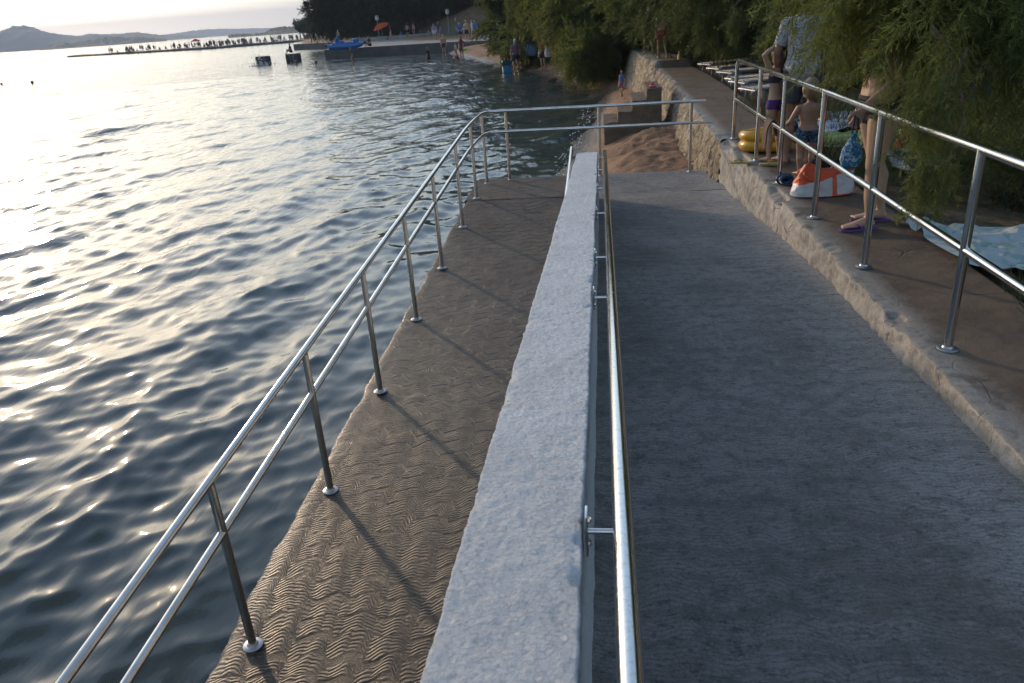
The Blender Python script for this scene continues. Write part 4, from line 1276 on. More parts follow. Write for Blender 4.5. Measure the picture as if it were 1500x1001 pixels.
# ---- far figures: one low mesh per pose, coloured by region, shared by copies
def far_mesh(pose, h=1.7, voxel=.03):
    b = Body(h, hw=.1, fat=1.03); k = b.k
    legs = stand(b, 1.05); arms = arms_down(b, 1.25)
    if pose == 'walk': legs = {'L': (Vector((-.1 * k, .16 * k, .48 * k)), Vector((-.1 * k, .16 * k, .08 * k)), Vector((-.1 * k, .34 * k, .02 * k))), 'R': (Vector((.1 * k, .03 * k, .46 * k)), Vector((.1 * k, -.24 * k, .12 * k)), Vector((.1 * k, -.06 * k, .03 * k)))}
    if pose == 'hips': arms = {s_: (Vector((sx * .33 * k, -.05 * k, 1.12 * k)), Vector((sx * .2 * k, .03 * k, .98 * k)), (-sx, 0, -.3)) for s_, sx in (('L', -1), ('R', 1))}
    if pose == 'wave': arms['R'] = (Vector((.33 * k, .06 * k, 1.28 * k)), Vector((.33 * k, .2 * k, 1.5 * k)), (0, .3, 1))
    if pose == 'sit':
        legs = {s_: (Vector((sx * .12 * k, .42 * k, .50 * k)), Vector((sx * .12 * k, .5 * k, .09 * k)), Vector((sx * .12 * k, .68 * k, .03 * k))) for s_, sx in (('L', -1), ('R', 1))}
        b.hip = .16 * k + 0; b.sh = .70 * k; b.h = .99 * k; b.lean = .15
        legs = {s_: (Vector((sx * .13 * k, .36 * k, .40 * k)), Vector((sx * .12 * k, .58 * k, .09 * k)), Vector((sx * .12 * k, .76 * k, .03 * k))) for s_, sx in (('L', -1), ('R', 1))}
        arms = {s_: (Vector((sx * .24 * k, .12 * k, .44 * k)), Vector((sx * .15 * k, .33 * k, .40 * k)), (0, 1, 0)) for s_, sx in (('L', -1), ('R', 1))}
    me = b.build(arms, legs, voxel, False, True)
    C = np.empty(len(me.polygons) * 3, np.float32); me.polygons.foreach_get('center', C); C = C.reshape(-1, 3)
    bn, tt = b.classify(C); ix = np.zeros(len(C), np.int32)
    ix[(bn == 'torso')] = 1; ix[np.char.startswith(bn, 'uarm') & (tt < .5)] = 1
    ix[((bn == 'torso') & (C[:, 2] < b.hip + .1 * k)) | (np.char.startswith(bn, 'thigh') & (tt < .55))] = 2
    hc = np.array(b.headc); ix[(bn == 'head') & ((C[:, 1] < hc[1] + .0) | (C[:, 2] > hc[2] + .05 * k))] = 3
    me['ix'] = 1
    return me, ix


POSES = {}
_fm = {}


def far_person(p, rz, pose, top, bottom, hair, label, group, h=1.7, sk=0, cat='person', sx=1.0):
    if pose not in POSES: POSES[pose] = far_mesh(pose)
    key = (pose, top, bottom, hair, sk)
    if key not in _fm:
        me0, ix = POSES[pose]; me = me0.copy(); me.materials.clear()
        sm = skin(SKINS[sk]); hm = {'b': HAIR_B, 'k': HAIR_K, 'l': HAIR_L, 'w': cloth((.5, .5, .48))}[hair]
        for m in (sm, cloth(top) if top else sm, cloth(bottom) if bottom else sm, hm): me.materials.append(m)
        me.polygons.foreach_set('material_index', ix); me.update(); _fm[key] = me
    o = link('person', _fm[key]); s = h / 1.7; o.location = p; o.rotation_euler = (0, 0, rz); o.scale = (s * sx, s * sx, s)
    return tag(o, label, cat, group)


NAVY, BLUE, WHITE, BLACK, RED, MAR, LAV, GREY = (.03, .035, .07), (.03, .12, .32), (.48, .47, .45), (.02, .02, .022), (.35, .04, .03), (.12, .025, .04), (.22, .17, .30), (.18, .18, .19)
QZ = .86
quay = [(573.6, 60.5, 'stand', NAVY, None, 'k', 2.0, 'person in a navy top standing right beside the orange parasol', 1.72), (589, 57, 'sit', BLUE, BLUE, 'k', 1, 'person in bright blue sitting on the quay right of the parasol', 1.7), (598, 55.5, 'hips', None, BLACK, 'b', .5, 'bather in black trunks standing left of a pair by the bank', 1.75),
        (607, 54, 'stand', None, MAR, 'b', 2.5, 'bare-chested bather in maroon trunks beside the one in black trunks', 1.75), (542.7, 69.5, 'sit', BLACK, BLACK, 'k', 2.6, 'dark figure sitting on the very edge of the quay', 1.75), (527.7, 59, 'sit', WHITE, GREY, 'b', 2, 'child in white sitting behind the blue boat', 1.3), (534, 59, 'sit', LAV, BLACK, 'b', 1, 'child in lavender sitting behind the blue boat', 1.3),
        (497, 63, 'stand', None, NAVY, 'w', 1, 'fair-haired bather standing behind the blue boat', 1.6), (637, 59, 'stand', LAV, WHITE, 'b', 3, 'person in a lavender top left of the lamp post', 1.65), (643.5, 59, 'stand', NAVY, BLUE, 'k', 2.8, 'person in bright blue shorts left of the lamp post', 1.8),
        (675, 62, 'hips', BLUE, NAVY, 'k', 3.3, 'person in a blue shirt right of the lamp post', 1.65), (685, 63, 'stand', None, BLACK, 'b', 3.0, 'bare-chested man in black shorts right of the lamp post', 1.8), (693, 58, 'walk', WHITE, LAV, 'b', 2, 'woman in a pale top walking along the quay', 1.7), (697, 58, 'stand', BLUE, BLUE, 'k', 3, 'person wrapped in blue next to the woman in a pale top', 1.7),
        (733, 57, 'walk', GREY, WHITE, 'w', 1, 'person in grey and white walking beside the tamarisk', 1.75), (618, 55, 'sit', NAVY, BLUE, 'k', 2, 'figure in navy sitting low at the foot of the bank', 1.6), (629, 56, 'sit', LAV, GREY, 'b', 3, 'figure in lavender sitting low near the lamp post', 1.6)]
for u, v, pose, tp, bt, hr_, rz, lab, h in quay:
    p = at_z(u, v, QZ); p.z = QZ
    far_person(p, rz, pose, tp, bt, hr_, lab, 'bathers on the quay', h, 1 if hr_ != 'k' else 0)
for u, v, pose, tp, bt, hr_, rz, lab, h in [(462, 64, 'stand', BLUE, NAVY, 'k', 1, 'person in blue on the far block of the quay', 1.7), (468.5, 64, 'stand', WHITE, RED, 'w', 2, 'person in a white top on the far block of the quay', 1.75), (474, 64, 'hips', MAR, MAR, 'k', 3, 'person in maroon on the far block of the quay', 1.7), (483, 61, 'stand', GREY, BLACK, 'b', 1, 'person in grey on the far block behind the blue boat', 1.7)]:
    p = at_y(u, v, 121); p.z = .8; far_person(p, rz, pose, tp, bt, hr_, lab, 'bathers on the far block of the quay', h)
shallow = [(651, 80, 'stand', None, BLACK, 'l', 3.4, 'woman in dark swimwear standing ankle deep by the beach end of the quay', 1.7, -.05), (677, 86, 'stand', MAR, MAR, 'b', 2.6, 'person in a dark red swimsuit standing in the shallows', 1.7, -.1), (668, 81.5, 'stand', WHITE, None, 'l', 1, 'small pale child standing in the shallows', 1.05, -.1), (670.5, 85, 'sit', RED, RED, 'b', 2, 'child in red sitting in the shallows', 1.1, -.1),
           (628, 88, 'wave', BLACK, BLACK, 'k', 1, 'dark bather standing waist deep off the quay wall', 1.5, -.55), (516.5, 92, 'stand', BLACK, BLACK, 'k', 2, 'dark bather standing close to the front of the quay', 1.7, -.45), (711.5, 73, 'stand', BLUE, BLUE, 'k', 3, 'child in blue behind the green float', 1.2, 0)]
for u, v, pose, tp, bt, hr_, rz, lab, h, dz in shallow:
    p = at_z(u, v, .02); p.z = max(dz, -9); far_person(p, rz, pose, tp, bt, hr_, lab, 'bathers in the shallows', h, 0)
p = at_z(757, 108, .03); p.z = -.02
far_person(p, .4, 'stand', (.17, .11, .16), (.025, .035, .06), 'w', 'man in a purple T-shirt and dark shorts standing at the edge of the water', 'bathers on the beach', 1.72, 2)
for u, v, y, pose, tp, bt, hr_, rz, lab, h in [(771, 104, 43, 'stand', WHITE, GREY, 'b', 2, 'person in white standing under the edge of the tamarisk', 1.6), (765, 106, 42, 'sit', None, NAVY, 'k', 1, 'child sitting on the sand by the man in purple', 1.1), (796, 104, 40, 'stand', RED, BLACK, 'b', 2.5, 'person in a red top under the tamarisk branches', 1.65),
                                               (748, 90, 47, 'sit', RED, RED, 'l', 3, 'person in bright red sitting behind the blue cool box', 1.5), (787, 98, 43, 'stand', LAV, NAVY, 'k', 4, 'person in lavender in the shade of the tamarisk', 1.6)]:
    p = at_y(u, v, y); p.z = max(ground_at(p.x, p.y), 0) - .01; far_person(p, rz, pose, tp, bt, hr_, lab, 'bathers on the beach', h, 1)
p = at_z(911, 121, .85); p.z = ground_at(p.x, p.y) - .01; far_person(p, 2.4, 'walk', (.06, .10, .22), (.20, .05, .06), 'b', 'child in blue and red on the sand at the foot of the sea wall', None, .8, 0)
p = at_z(950, 79, 1.36); far_person((p.x, p.y, 1.36), .3, 'walk', BLACK, BLACK, 'w', 'dark-clothed person further off on the raised walkway', None, 1.4, 0)
p = at_z(970, 86, 1.36); far_person((p.x, p.y, 1.36), .2, 'walk', None, (.36, .06, .06), 'b', 'bather in red swimwear walking away along the raised walkway', None, 1.35, 0)

# breakwater far across the bay, with its crowd
PA, PB, PC_ = at_z(98, 84.5, 0), at_z(300, 73, 0), at_z(452, 61, 0)
PA, PB, PC_ = [Vector((q.x, q.y, 0)) for q in (PA, PB, PC_)]


def bw_point(t):
    a, b_, u_ = (PA, PB, t * 2) if t < .5 else (PB, PC_, t * 2 - 1); return a.lerp(b_, u_)


m_ = MB(); N_ = 60; off = Vector((-.25, .95, 0)); V = []
for i in range(N_):
    p = bw_point(i / (N_ - 1)); j = float(fbm(np.array([[i * .7, 0, 0]]), 3, 2)[0]) * .12; wd = 9 if i > 1 else 5
    V += [p + Vector((0, 0, -1)), p + Vector((0, .2, .45 + j)), p + off * wd + Vector((0, 0, .5 + j)), p + off * wd + Vector((0, 0, -1))]
F = [(i * 4 + k, (i + 1) * 4 + k, (i + 1) * 4 + k + 1, i * 4 + k + 1) for i in range(N_ - 1) for k in range(3)] + [(0, 1, 2, 3), ((N_ - 1) * 4 + 3, (N_ - 1) * 4 + 2, (N_ - 1) * 4 + 1, (N_ - 1) * 4)]
m_.add(V, F); tag(m_.build('breakwater', MAT['pier_side'], None, False), 'long low dark breakwater crowded with tiny figures far across the bay', 'breakwater')
rr = random.Random(12)
for i in range(165):
    tq = min(.995, max(.08, rr.choice([.2, .27, .38, .45, .52, .58, .66, .72, .8, .86, .92, .97]) + rr.gauss(0, .035))); p = bw_point(tq) + off * rr.uniform(.6, 8); p.z = .45
    far_person(p, rr.uniform(0, 6.28), rr.choice(['stand', 'walk', 'hips', 'stand', 'sit']), rr.choice([BLACK, NAVY, None, GREY, MAR]), rr.choice([BLACK, NAVY, BLUE]), rr.choice('kkb'), 'tiny dark bather on the far breakwater', 'crowd on the far breakwater', rr.uniform(1.05, 1.65), 2, sx=1.1)
m_ = MB(); p = bw_point(.47) + off * 3; m_.tube([(p.x, p.y, .4), (p.x, p.y, 2.3)], .06, 8); o = empty('parasol', (p.x, p.y, .4), 0, 'tiny red parasol among the crowd on the far breakwater', 'parasol'); m_.build('pole', MAT['white'], o)
m_ = MB(); m_.lathe([(1.2, 1.9), (.8, 2.2), (.05, 2.5)], (p.x, p.y, 0), 12); m_.build('canopy', cloth((.5, .03, .05)), o); rel(o)

# ------------------------------------------------------------------ quay
def slab(name, pts, z0, z1, mats, label, cat, bev=.05):
    bm = bmesh.new(); vs = [bm.verts.new((x, y, z0)) for x, y in pts]; f = bm.faces.new(vs)
    if f.normal.z > 0: f.normal_flip()
    r = bmesh.ops.extrude_face_region(bm, geom=[f]); 
    for v in [g for g in r['geom'] if isinstance(g, bmesh.types.BMVert)]: v.co.z = z1
    bmesh.ops.recalc_face_normals(bm, faces=bm.faces)
    te = [e for e in bm.edges if all(abs(v.co.z - z1) < 1e-4 for v in e.verts)]
    bmesh.ops.bevel(bm, geom=te, offset=bev, segments=2, affect='EDGES')
    bm.normal_update()
    me = bpy.data.meshes.new(name)
    for f in bm.faces: f.material_index = 0 if f.normal.z > .5 else 1
    bm.to_mesh(me); bm.free()
    return tag(link(name, me, mats), label, cat)


qm = [MAT['pier'], MAT['pier_side']]
slab('quay', [(-26.8, 77.0), (-14.6, 74.2), (-9.6, 70.2), (-5.0, 72), (-3, 95), (-10, 101), (-20, 104), (-33.5, 106.5)], -2, QZ, qm, 'grey concrete quay with a dark waterline face at the foot of the pine wood', 'quay')
slab('quay_block', [(-47.6, 122.8), (-37.2, 113.6), (-29, 116), (-36, 132)], -2, .8, qm, 'further block of the quay jutting out to the left behind the blue boat', 'quay')
# stepped ledge along the foot of the wood
mb = MB()
for i in range(10):
    x0 = -31 + 2.7 * i; y0 = 103.5 - .55 * i if i < 5 else 100.7 - 1.0 * (i - 5)
    mb.box((x0, y0, QZ + .22), (2.66, .6, .45), -.25, .03)
tag(mb.build('ledge', MAT['pier'], None, False), 'low pale concrete ledge along the foot of the wooded bank', 'ledge')

# two floating blocks with a bather on one
def float_block(p, rz, label):
    o = empty('swim_float', (p.x, p.y, 0), rz, label, 'swim platform', 'floating blocks in the bay')
    m_ = MB(); m_.box((0, 0, .30), (1.25, 1.1, .84), 0, .07); m_.build('drum', pm('float_rubber', (.014, .015, .017), .6, .3, 4, .4, 20), o)
    m_ = MB()
    for k in range(5): m_.box((-.5 + .25 * k, 0, .735), (.2, 1.12, .035), 0, .008)
    m_.build('deck', pm('float_deck', (.035, .034, .034), .7, .2), o)
    m_ = MB()
    for e in (-.18, .18): m_.tube(arc_path([(e, -.60, -.2), (e, -.60, .70), (e, -.45, .82)], .08), .016, 8)
    for z in (.05, .28, .5): m_.tube([(-.18, -.60, z), (.18, -.60, z)], .013, 8)
    m_.build('ladder', MAT['steel'], o); return o


f1 = at_z(387, 95, 0); f2 = at_z(431, 91, 0)
float_block(f1, .25, 'empty dark square float nearer the left, with splashes beside it')
float_block(f2, .1, 'dark square float with a bather crouching on top')
far_person((f2.x - .1, f2.y, .75), 2.4, 'sit', BLACK, BLACK, 'k', 'dark bather crouching on top of the floating block', None, 1.65, 2)


def swimmer(u, v, label, group, sk=2, hair=HAIR_K, k=1.0):
    p = at_z(u, v, 0); o = empty('person', (p.x, p.y, 0), 2.0, label, 'person', group)
    m_ = MB(); m_.ell((0, 0, .13 * k), (.085 * k, .10 * k, .125 * k)); m_.tube([(0, -.01, -.15), (0, 0, .06 * k)], .055 * k, 10)
    m_.loft([(Vector((0, -.03, -.35)), Vector((.17, 0, 0)), Vector((0, .1, 0))), (Vector((0, -.02, -.08)), Vector((.2, 0, 0)), Vector((0, .1, 0))), (Vector((0, -.01, .02)), Vector((.10, 0, 0)), Vector((0, .07, 0)))], 14)
    m_.ell((0, .1 * k, .12 * k), (.014, .02, .018), None, 8, 6)
    for sx in (-1, 1): m_.ell((sx * .088 * k, 0, .13 * k), (.012, .02, .03), None, 8, 6); m_.tube([(sx * .17, -.02, -.06), (sx * .34, .12, -.10), (sx * .3, .36, -.02)], [.05, .04, .03], 8)
    bd = m_.build('body', skin(SKINS[sk]), o)
    h = MB(); h.ell((0, -.012, .155 * k), (.094 * k, .105 * k, .115 * k)); h.build('hair', hair, o)
    return o


swimmer(435, 95, 'dark-haired swimmer close beside the crouching bather\'s float', 'swimmers', k=1.5)
swimmer(463, 95, 'dark-haired swimmer alone between the floats and the quay', 'swimmers', k=1.2)
swimmer(48, 124, 'swimmer far out on the left, nearer of the two heads in the glitter', 'swimmers', k=1.2)
swimmer(3, 126, 'swimmer at the far left in the sun glitter', 'swimmers', k=1.1)
swimmer(203, 79.5, 'tiny swimmer in front of the far breakwater', 'swimmers', k=1.6)
swimmer(380, 97, 'swimmer in the middle of the splash by the empty float', 'swimmers', 1, HAIR_B, 1.2)
m_ = MB(); rr = random.Random(2); p0 = at_z(384, 96.5, 0)
for i in range(170):
    a = rr.uniform(0, 6.28); d = abs(rr.gauss(0, .55)); s_ = rr.uniform(.012, .05)
    m_.ell((p0.x + d * math.cos(a) * 1.4, p0.y + d * math.sin(a) * .5 - .3, max(.01, rr.expovariate(3.2)) * math.exp(-d)), (s_, s_, s_ * 1.4), None, 6, 4)
tag(m_.build('water_splash', pm('foam', (.55, .56, .54), .5, .05)), kind='stuff')

# blue pedal boat drawn up on the quay
bp = at_z(504, 73, QZ); bo = empty('pedal_boat', (bp.x, bp.y + .6, QZ), R(12), 'bright blue plastic pedal boat drawn up on the quay edge', 'boat')
bl = plastic((.012, .10, .30), .4); dk = plastic((.02, .02, .025), .5)
for e in (-.62, .62):
    m_ = MB(); m_.loft([(Vector((x, e, .28 + dz)), Vector((0, w_, 0)), Vector((0, 0, hh))) for x, w_, hh, dz in ((-1.6, .05, .10, .08), (-1.45, .22, .22, .02), (-.6, .29, .27, 0), (.7, .29, .27, 0), (1.4, .2, .2, .06), (1.75, .04, .06, .16))], 16); m_.build('hull', bl, bo)
m_ = MB(); m_.box((0, 0, .56), (2.3, 1.5, .14), 0, .05); m_.box((-.75, 0, .82), (.16, 1.3, .5), 0, .05); m_.box((1.0, 0, .74), (.5, 1.0, .3), 0, .08); m_.build('deck', bl, bo)
for e in (-.38, .38):
    m_ = MB(); m_.box((-.35, e, .70), (.5, .5, .14), 0, .04); m_.box((-.60, e, .98), (.1, .5, .5), 0, .04); m_.build('seat', bl, bo)
m_ = MB(); m_.loft([(Vector((1.72, 0, .5)), Vector((0, .3, 0)), Vector((0, 0, .16))), (Vector((1.95, 0, .5)), Vector((0, .2, 0)), Vector((0, 0, .1)))], 14); m_.build('fender', dk, bo)
m_ = MB(); m_.loft([(Vector((-1.55, 0, .5)), Vector((0, .35, 0)), Vector((0, 0, .16))), (Vector((-1.85, 0, .45)), Vector((0, .2, 0)), Vector((0, 0, .12)))], 14); m_.build('paddle_box', dk, bo)

# tilted orange parasol
up_ = at_z(561, 60.5, QZ); po = empty('parasol', (up_.x, up_.y, QZ), 0, 'tilted orange beach parasol planted on the quay', 'parasol')
m_ = MB(); m_.tube([(0, 0, 0), (.02, 0, 1.75)], .025, 10); m_.build('pole', MAT['white'], po)
T = Matrix.Rotation(R(-16), 4, 'Y') @ Matrix.Rotation(R(14), 4, 'X'); m_ = MB(); V = []; F = []
for i, (r_, z_) in enumerate(((.02, .46), (.4, .40), (.8, .24), (1.05, .02))):
    for j in range(32):
        a = 2 * PI * j / 32; sc = 1 - (.06 * r_ * abs(math.sin(a * 4))); V.append(T @ Vector((r_ * sc * math.cos(a), r_ * sc * math.sin(a), z_ + .05 * r_ * (1 - abs(math.cos(a * 4))))) + Vector((.02, 0, 1.55)))
for i in range(3):
    for j in range(32): F.append((i * 32 + j, i * 32 + (j + 1) % 32, (i + 1) * 32 + (j + 1) % 32, (i + 1) * 32 + j))
m_.add(V, F); t = NT('parasol_cloth'); t.done(t.n('MixShader', {0: .55, 1: t.bsdf((.62, .10, .03), .8), 2: t.n('BsdfTranslucent', {'Color': (.75, .16, .04, 1)}).outputs[0]}).outputs[0])
cn = m_.build('canopy', t.m, po)
m_ = MB()
for j in range(8):
    a = 2 * PI * j / 8; m_.tube([T @ Vector((.3 * math.cos(a), .3 * math.sin(a), .40)) + Vector((.02, 0, 1.55)), T @ Vector((1.0 * math.cos(a), 1.0 * math.sin(a), .03)) + Vector((.02, 0, 1.55))], .008, 6)
m_.build('ribs', MAT['white'], po)


# lamp posts
def lamp(u, v, y, vt, label):
    p = at_y(u, v, y); o = empty('street_lamp', (p.x, p.y, QZ), 0, label, 'street lamp', 'lamp posts on the quay'); h = at_y(u, vt, y).z - QZ
    mp = pm('lamp_paint', (.22, .21, .20), .5, .2)
    m_ = MB(); m_.lathe([(.11, 0), (.11, .05), (.07, .12), (.055, .9), (.05, h - .3)], n=12); m_.build('pole', mp, o)
    m_ = MB(); m_.lathe([(.06, h - .3), (.20, h - .24), (.22, h - .2), (.22, h + .08), (.16, h + .14)], n=16); m_.build('lamp_head', pm('lamp_glass', (.55, .53, .48), .3, .05), o)
    m_ = MB(); m_.lathe([(.25, h + .14), (.26, h + .17), (.05, h + .28)], n=16); m_.build('cap', mp, o)


lamp(659, 58, 92, 17, 'taller quay lamp post with a pale globe, right of the orange parasol')
lamp(556, 58, 99, 26, 'smaller quay lamp post with a pale globe above the orange parasol')
p = at_y(669.5, 58, 94); o = empty('post', (p.x, p.y, QZ), 0, 'thin bare reddish post beside the taller lamp post', 'post'); h = at_y(669.5, 25, 94).z - QZ
m_ = MB(); m_.lathe([(.07, 0), (.05, .1), (.045, h), (.02, h + .05)], n=10); m_.build('shaft', pm('red_post', (.16, .07, .05), .6), o)
m_ = MB(); m_.box((0, -.05, h - .25), (.16, .03, .4), 0, .01); m_.build('plate', pm('grey_plate', (.3, .29, .28), .5), o)

# beach things by the water
p = at_z(743, 104, .10); o = empty('cool_box', (p.x, p.y, max(ground_at(p.x, p.y), .0)), R(14), 'two-tone blue cool box standing at the water beside the man in purple', 'cool box')
m_ = MB(); m_.box((0, 0, .20), (.48, .34, .40), 0, .03); m_.build('body', plastic((.03, .22, .42), .4), o)
m_ = MB(); m_.box((0, 0, .52), (.52, .38, .22), 0, .04); m_.build('lid', plastic((.012, .10, .24), .4), o)
m_ = MB(); m_.tube(arc_path([(-.25, 0, .34), (-.25, -.2, .36), (.25, -.2, .36), (.25, 0, .34)], .05), .012, 8); m_.build('handle', MAT['white'], o)

p = at_z(697, 77, .1); o = empty('pool_float', (p.x, p.y, .02), R(10), 'lime green inflatable float lying on the beach', 'inflatable')
m_ = MB(); m_.loft([(Vector((x, 0, .16)), Vector((0, w_, 0)), Vector((0, 0, hh))) for x, w_, hh in ((-1.2, .04, .03), (-1.0, .28, .13), (-.3, .38, .17), (.5, .34, .16), (1.0, .2, .14), (1.35, .04, .05))], 16); m_.build('body', plastic((.20, .45, .03), .35), o)
m_ = MB(); m_.ell((-.95, 0, .34), (.28, .2, .17)); m_.build('head', plastic((.20, .45, .03), .35), o)


def ball(u, v, y, r, color, label):
    p = at_y(u, v, y); z = max(ground_at(p.x, p.y), 0)
    m_ = MB(); m_.ell((0, 0, 0), (r, r, r), None, 24, 16); me = m_.mesh('beach_ball')
    t = NT('ball_panels'); co = t.coord(); s_ = t.n('SeparateXYZ', {0: co}); an = t.math('ARCTAN2', s_.outputs[1], s_.outputs[0])
    st_ = t.math('GREATER_THAN', t.math('SINE', t.math('MULTIPLY', an, 3)), 0); t.done(t.bsdf(t.mix(st_, color, tuple(min(1, c * 1.6 + .08) for c in color)), .3))
    o = link('beach_ball', me, t.m); o.location = (p.x, p.y, z + r); return tag(o, label, 'ball')


ball(872, 92, 42, .42, (.05, .25, .33), 'pale blue beach ball under the tamarisk on the sand')
ball(893, 96, 38, .26, (.03, .13, .35), 'smaller deep blue beach ball under the tamarisk')
p = at_y(902, 112, 31); o = empty('swim_ring', (p.x, p.y, ground_at(p.x, p.y) + .42), 0, 'yellow swim ring propped up at the foot of the sea wall', 'swim ring')
m_ = MB(); M = Matrix.Rotation(R(75), 4, 'X'); m_.tube([(M @ Vector((.33 * math.cos(a), .33 * math.sin(a), 0))) for a in np.linspace(0, 2 * PI, 28)[:-1]], .13, 12, closed=True); m_.build('tube', plastic((.55, .38, .02), .35), o)
m_ = MB(); m_.tube([(.0, -.14, -.4), (.0, -.19, -.42)], .02, 8); m_.build('valve', MAT['white'], o)


# white bags and towels hung up under the tree
def bag(p, w_, h_, color, label, name='beach_bag', rz=0., d_=.16):
    o = empty(name, p, rz, label, 'bag'); m_ = MB()
    m_.loft([(Vector((0, 0, z)), Vector((w_ / 2 * a, 0, 0)), Vector((0, d_ * b_, 0))) for z, a, b_ in ((0, .75, .7), (h_ * .06, .95, .95), (h_ * .4, 1.05, 1.1), (h_ * .75, .95, .8), (h_ * .95, .8, .4), (h_, .78, .25))], 16)
    me = m_.mesh('body'); C = np.array([v.co[:] for v in me.vertices]); N = fbm(C * 9, 3, 5) * .02; 
    for v, n_ in zip(me.vertices, N): v.co.x *= 1 + n_ * 3; v.co.y += n_
    link('body', me, cloth(color), o)
    m_ = MB()
    for e in (-1, 1): m_.tube(arc_path([(-w_ * .25, e * d_ * .2, h_ * .93), (-w_ * .22, e * d_ * .3, h_ * 1.45), (w_ * .22, e * d_ * .3, h_ * 1.45), (w_ * .25, e * d_ * .2, h_ * .93)], .08), .012, 6)
    m_.build('handles', cloth(tuple(c * .7 for c in color)), o); return o


bag(at_y(805, 84, 38), .42, .5, (.48, .47, .46), 'white bag hanging in the tamarisk above the people on the beach')
bag(at_y(779, 82, 42), .6, .55, (.14, .24, .42), 'pale blue bag hanging at the edge of the tamarisk')
bag(at_y(1412, 146, 6.7), .36, .34, (.012, .07, .22), 'bright blue bag hanging from a branch on the right')
bag((3.25, 8.6, 1.13), .34, .24, (.35, .045, .035), 'red bag lying on the grass behind the woman')

# red sun hat on the stone steps, white towel under it
o = empty('sun_hat', (1.02, 16.2, 1.31), 0, 'red sun hat lying on the top stone step', 'hat')
m_ = MB(); m_.lathe([(.21, .0), (.215, .01), (.12, .035), (.10, .10), (.06, .135), (.01, .145)], n=24); m_.build('crown', cloth((.42, .05, .06)), o)
m_ = MB(); m_.lathe([(.122, .036), (.124, .05), (.116, .062), (.110, .062)], n=24); m_.build('band', cloth((.45, .35, .33)), o)
o.scale = (.42, .42, .5)


def cloth_sheet(name, corners, z, res, mat, label, amp, seed, cat='towel', hang=None):
    """a wrinkled sheet laid over the ground between four corners"""
    n, m = res; a, b_, c, d = [Vector((*q, 0)) for q in corners]; u = np.linspace(0, 1, n)[:, None, None]; v = np.linspace(0, 1, m)[None, :, None]
    P = (1 - u) * (1 - v) * np.array(a) + u * (1 - v) * np.array(b_) + u * v * np.array(c) + (1 - u) * v * np.array(d)
    e = fbm(P * 3, 3, seed + 4)[..., None] * .05; P = P + e * np.array([1, -1, 0])
    f = 1 - np.abs(fbm(P * np.array([2.6, 3.4, 1]), 4, seed)); zz = z(P[..., 0], P[..., 1]) if callable(z) else z
    P[..., 2] = zz + .012 + np.maximum(0, f - .35) * amp
    o = link(name, np_mesh(name, P.reshape(-1, 3), grid_faces(n, m)), mat); return tag(o, label, cat)


t = NT('printed_sheet'); co = t.coord(); n1 = t.noise(co, 9, 3, .6, 1.0); n2 = t.noise(co, 4, 3)
c_ = t.mix(t.ramp(n1, [(.54, 0), (.57, .8)]), (.40, .45, .47), (.20, .34, .32)); c_ = t.mix(t.ramp(n2, [(.60, 0), (.63, .6)]), c_, (.30, .36, .20)); t.done(t.bsdf(c_, .85, t.bump(t.noise(co, 35, 4), .4, .01)))
cloth_sheet('beach_sheet', [(2.20, 5.88), (3.75, 5.75), (3.6, 4.5), (2.22, 4.72)], lambda x, y: np.where(x < 2.34, 1.205, 1.14 + .065 * np.exp(-(x - 2.34) * 8)), (150, 130), t.m, 'large pale printed beach sheet spread on the grass beside the promenade', .09, 3)
cloth_sheet('beach_towel', [(2.62, 11.7), (3.9, 12.0), (4.1, 10.6), (2.7, 10.3)], 1.16, (60, 60), cloth((.42, .44, .52)), 'pale blue-white towel on the grass behind the bag with the blue print', .10, 6)
cloth_sheet('beach_towel', [(2.6, 10.2), (3.7, 10.3), (3.6, 9.0), (2.55, 9.1)], 1.15, (50, 50), cloth((.24, .28, .10)), 'olive green towel on the grass behind the woman\'s bag', .08, 9)
cloth_sheet('beach_towel', [(2.75, 8.25), (3.25, 8.4), (3.45, 7.8), (2.9, 7.65)], 1.19, (50, 50), cloth((.46, .46, .47)), 'crumpled white towel on the grass behind the woman\'s legs', .16, 12)

# sandals on the white towel, black
def sandal(p, rz, color, label, group=None, L=.26):
    o = empty('sandal', p, rz, label, 'sandal', group); k = L / .26
    ln = [(0, .032), (.04, .038), (.12, .034), (.19, .046), (.235, .04), (.26, .015)]
    tp = [Vector((x * k, w_ * k, 0)) for x, w_ in ln] + [Vector((x * k, -w_ * k, 0)) for x, w_ in reversed(ln)]; n = len(tp)
    m_ = MB(); m_.add([(q.x, q.y, .02) for q in tp] + [(q.x, q.y, 0) for q in tp], [tuple(range(n)), tuple(range(2 * n - 1, n - 1, -1))] + [(i, n + i, n + (i + 1) % n, (i + 1) % n) for i in range(n)]); m_.build('sole', plastic(color, .6), o, False)
    m_ = MB()
    for e in (-1, 1): m_.tube(arc_path([(.10 * k, e * .036 * k, .02), (.14 * k, e * .03 * k, .05), (.20 * k, 0, .028)], .05), .007, 6)
    m_.build('strap', plastic(tuple(c * .8 for c in color), .6), o); return o


sandal((3.0, 8.0, 1.29), .6, (.02, .02, .022), 'black sandal lying on the crumpled white towel')
q = at_z(1103, 240, 1.2); sandal((q.x - .02, q.y + .03, 1.197), R(165), (.42, .30, .10), 'yellow sandal at the foot of a railing post, nearer the sea', 'pair of yellow sandals', .22)
sandal((q.x + .05, q.y - .09, 1.197), R(-5), (.42, .30, .10), 'yellow sandal at the foot of a railing post, on its inner side', 'pair of yellow sandals', .22)
q = at_z(1132, 238, 1.2)
m_ = MB()

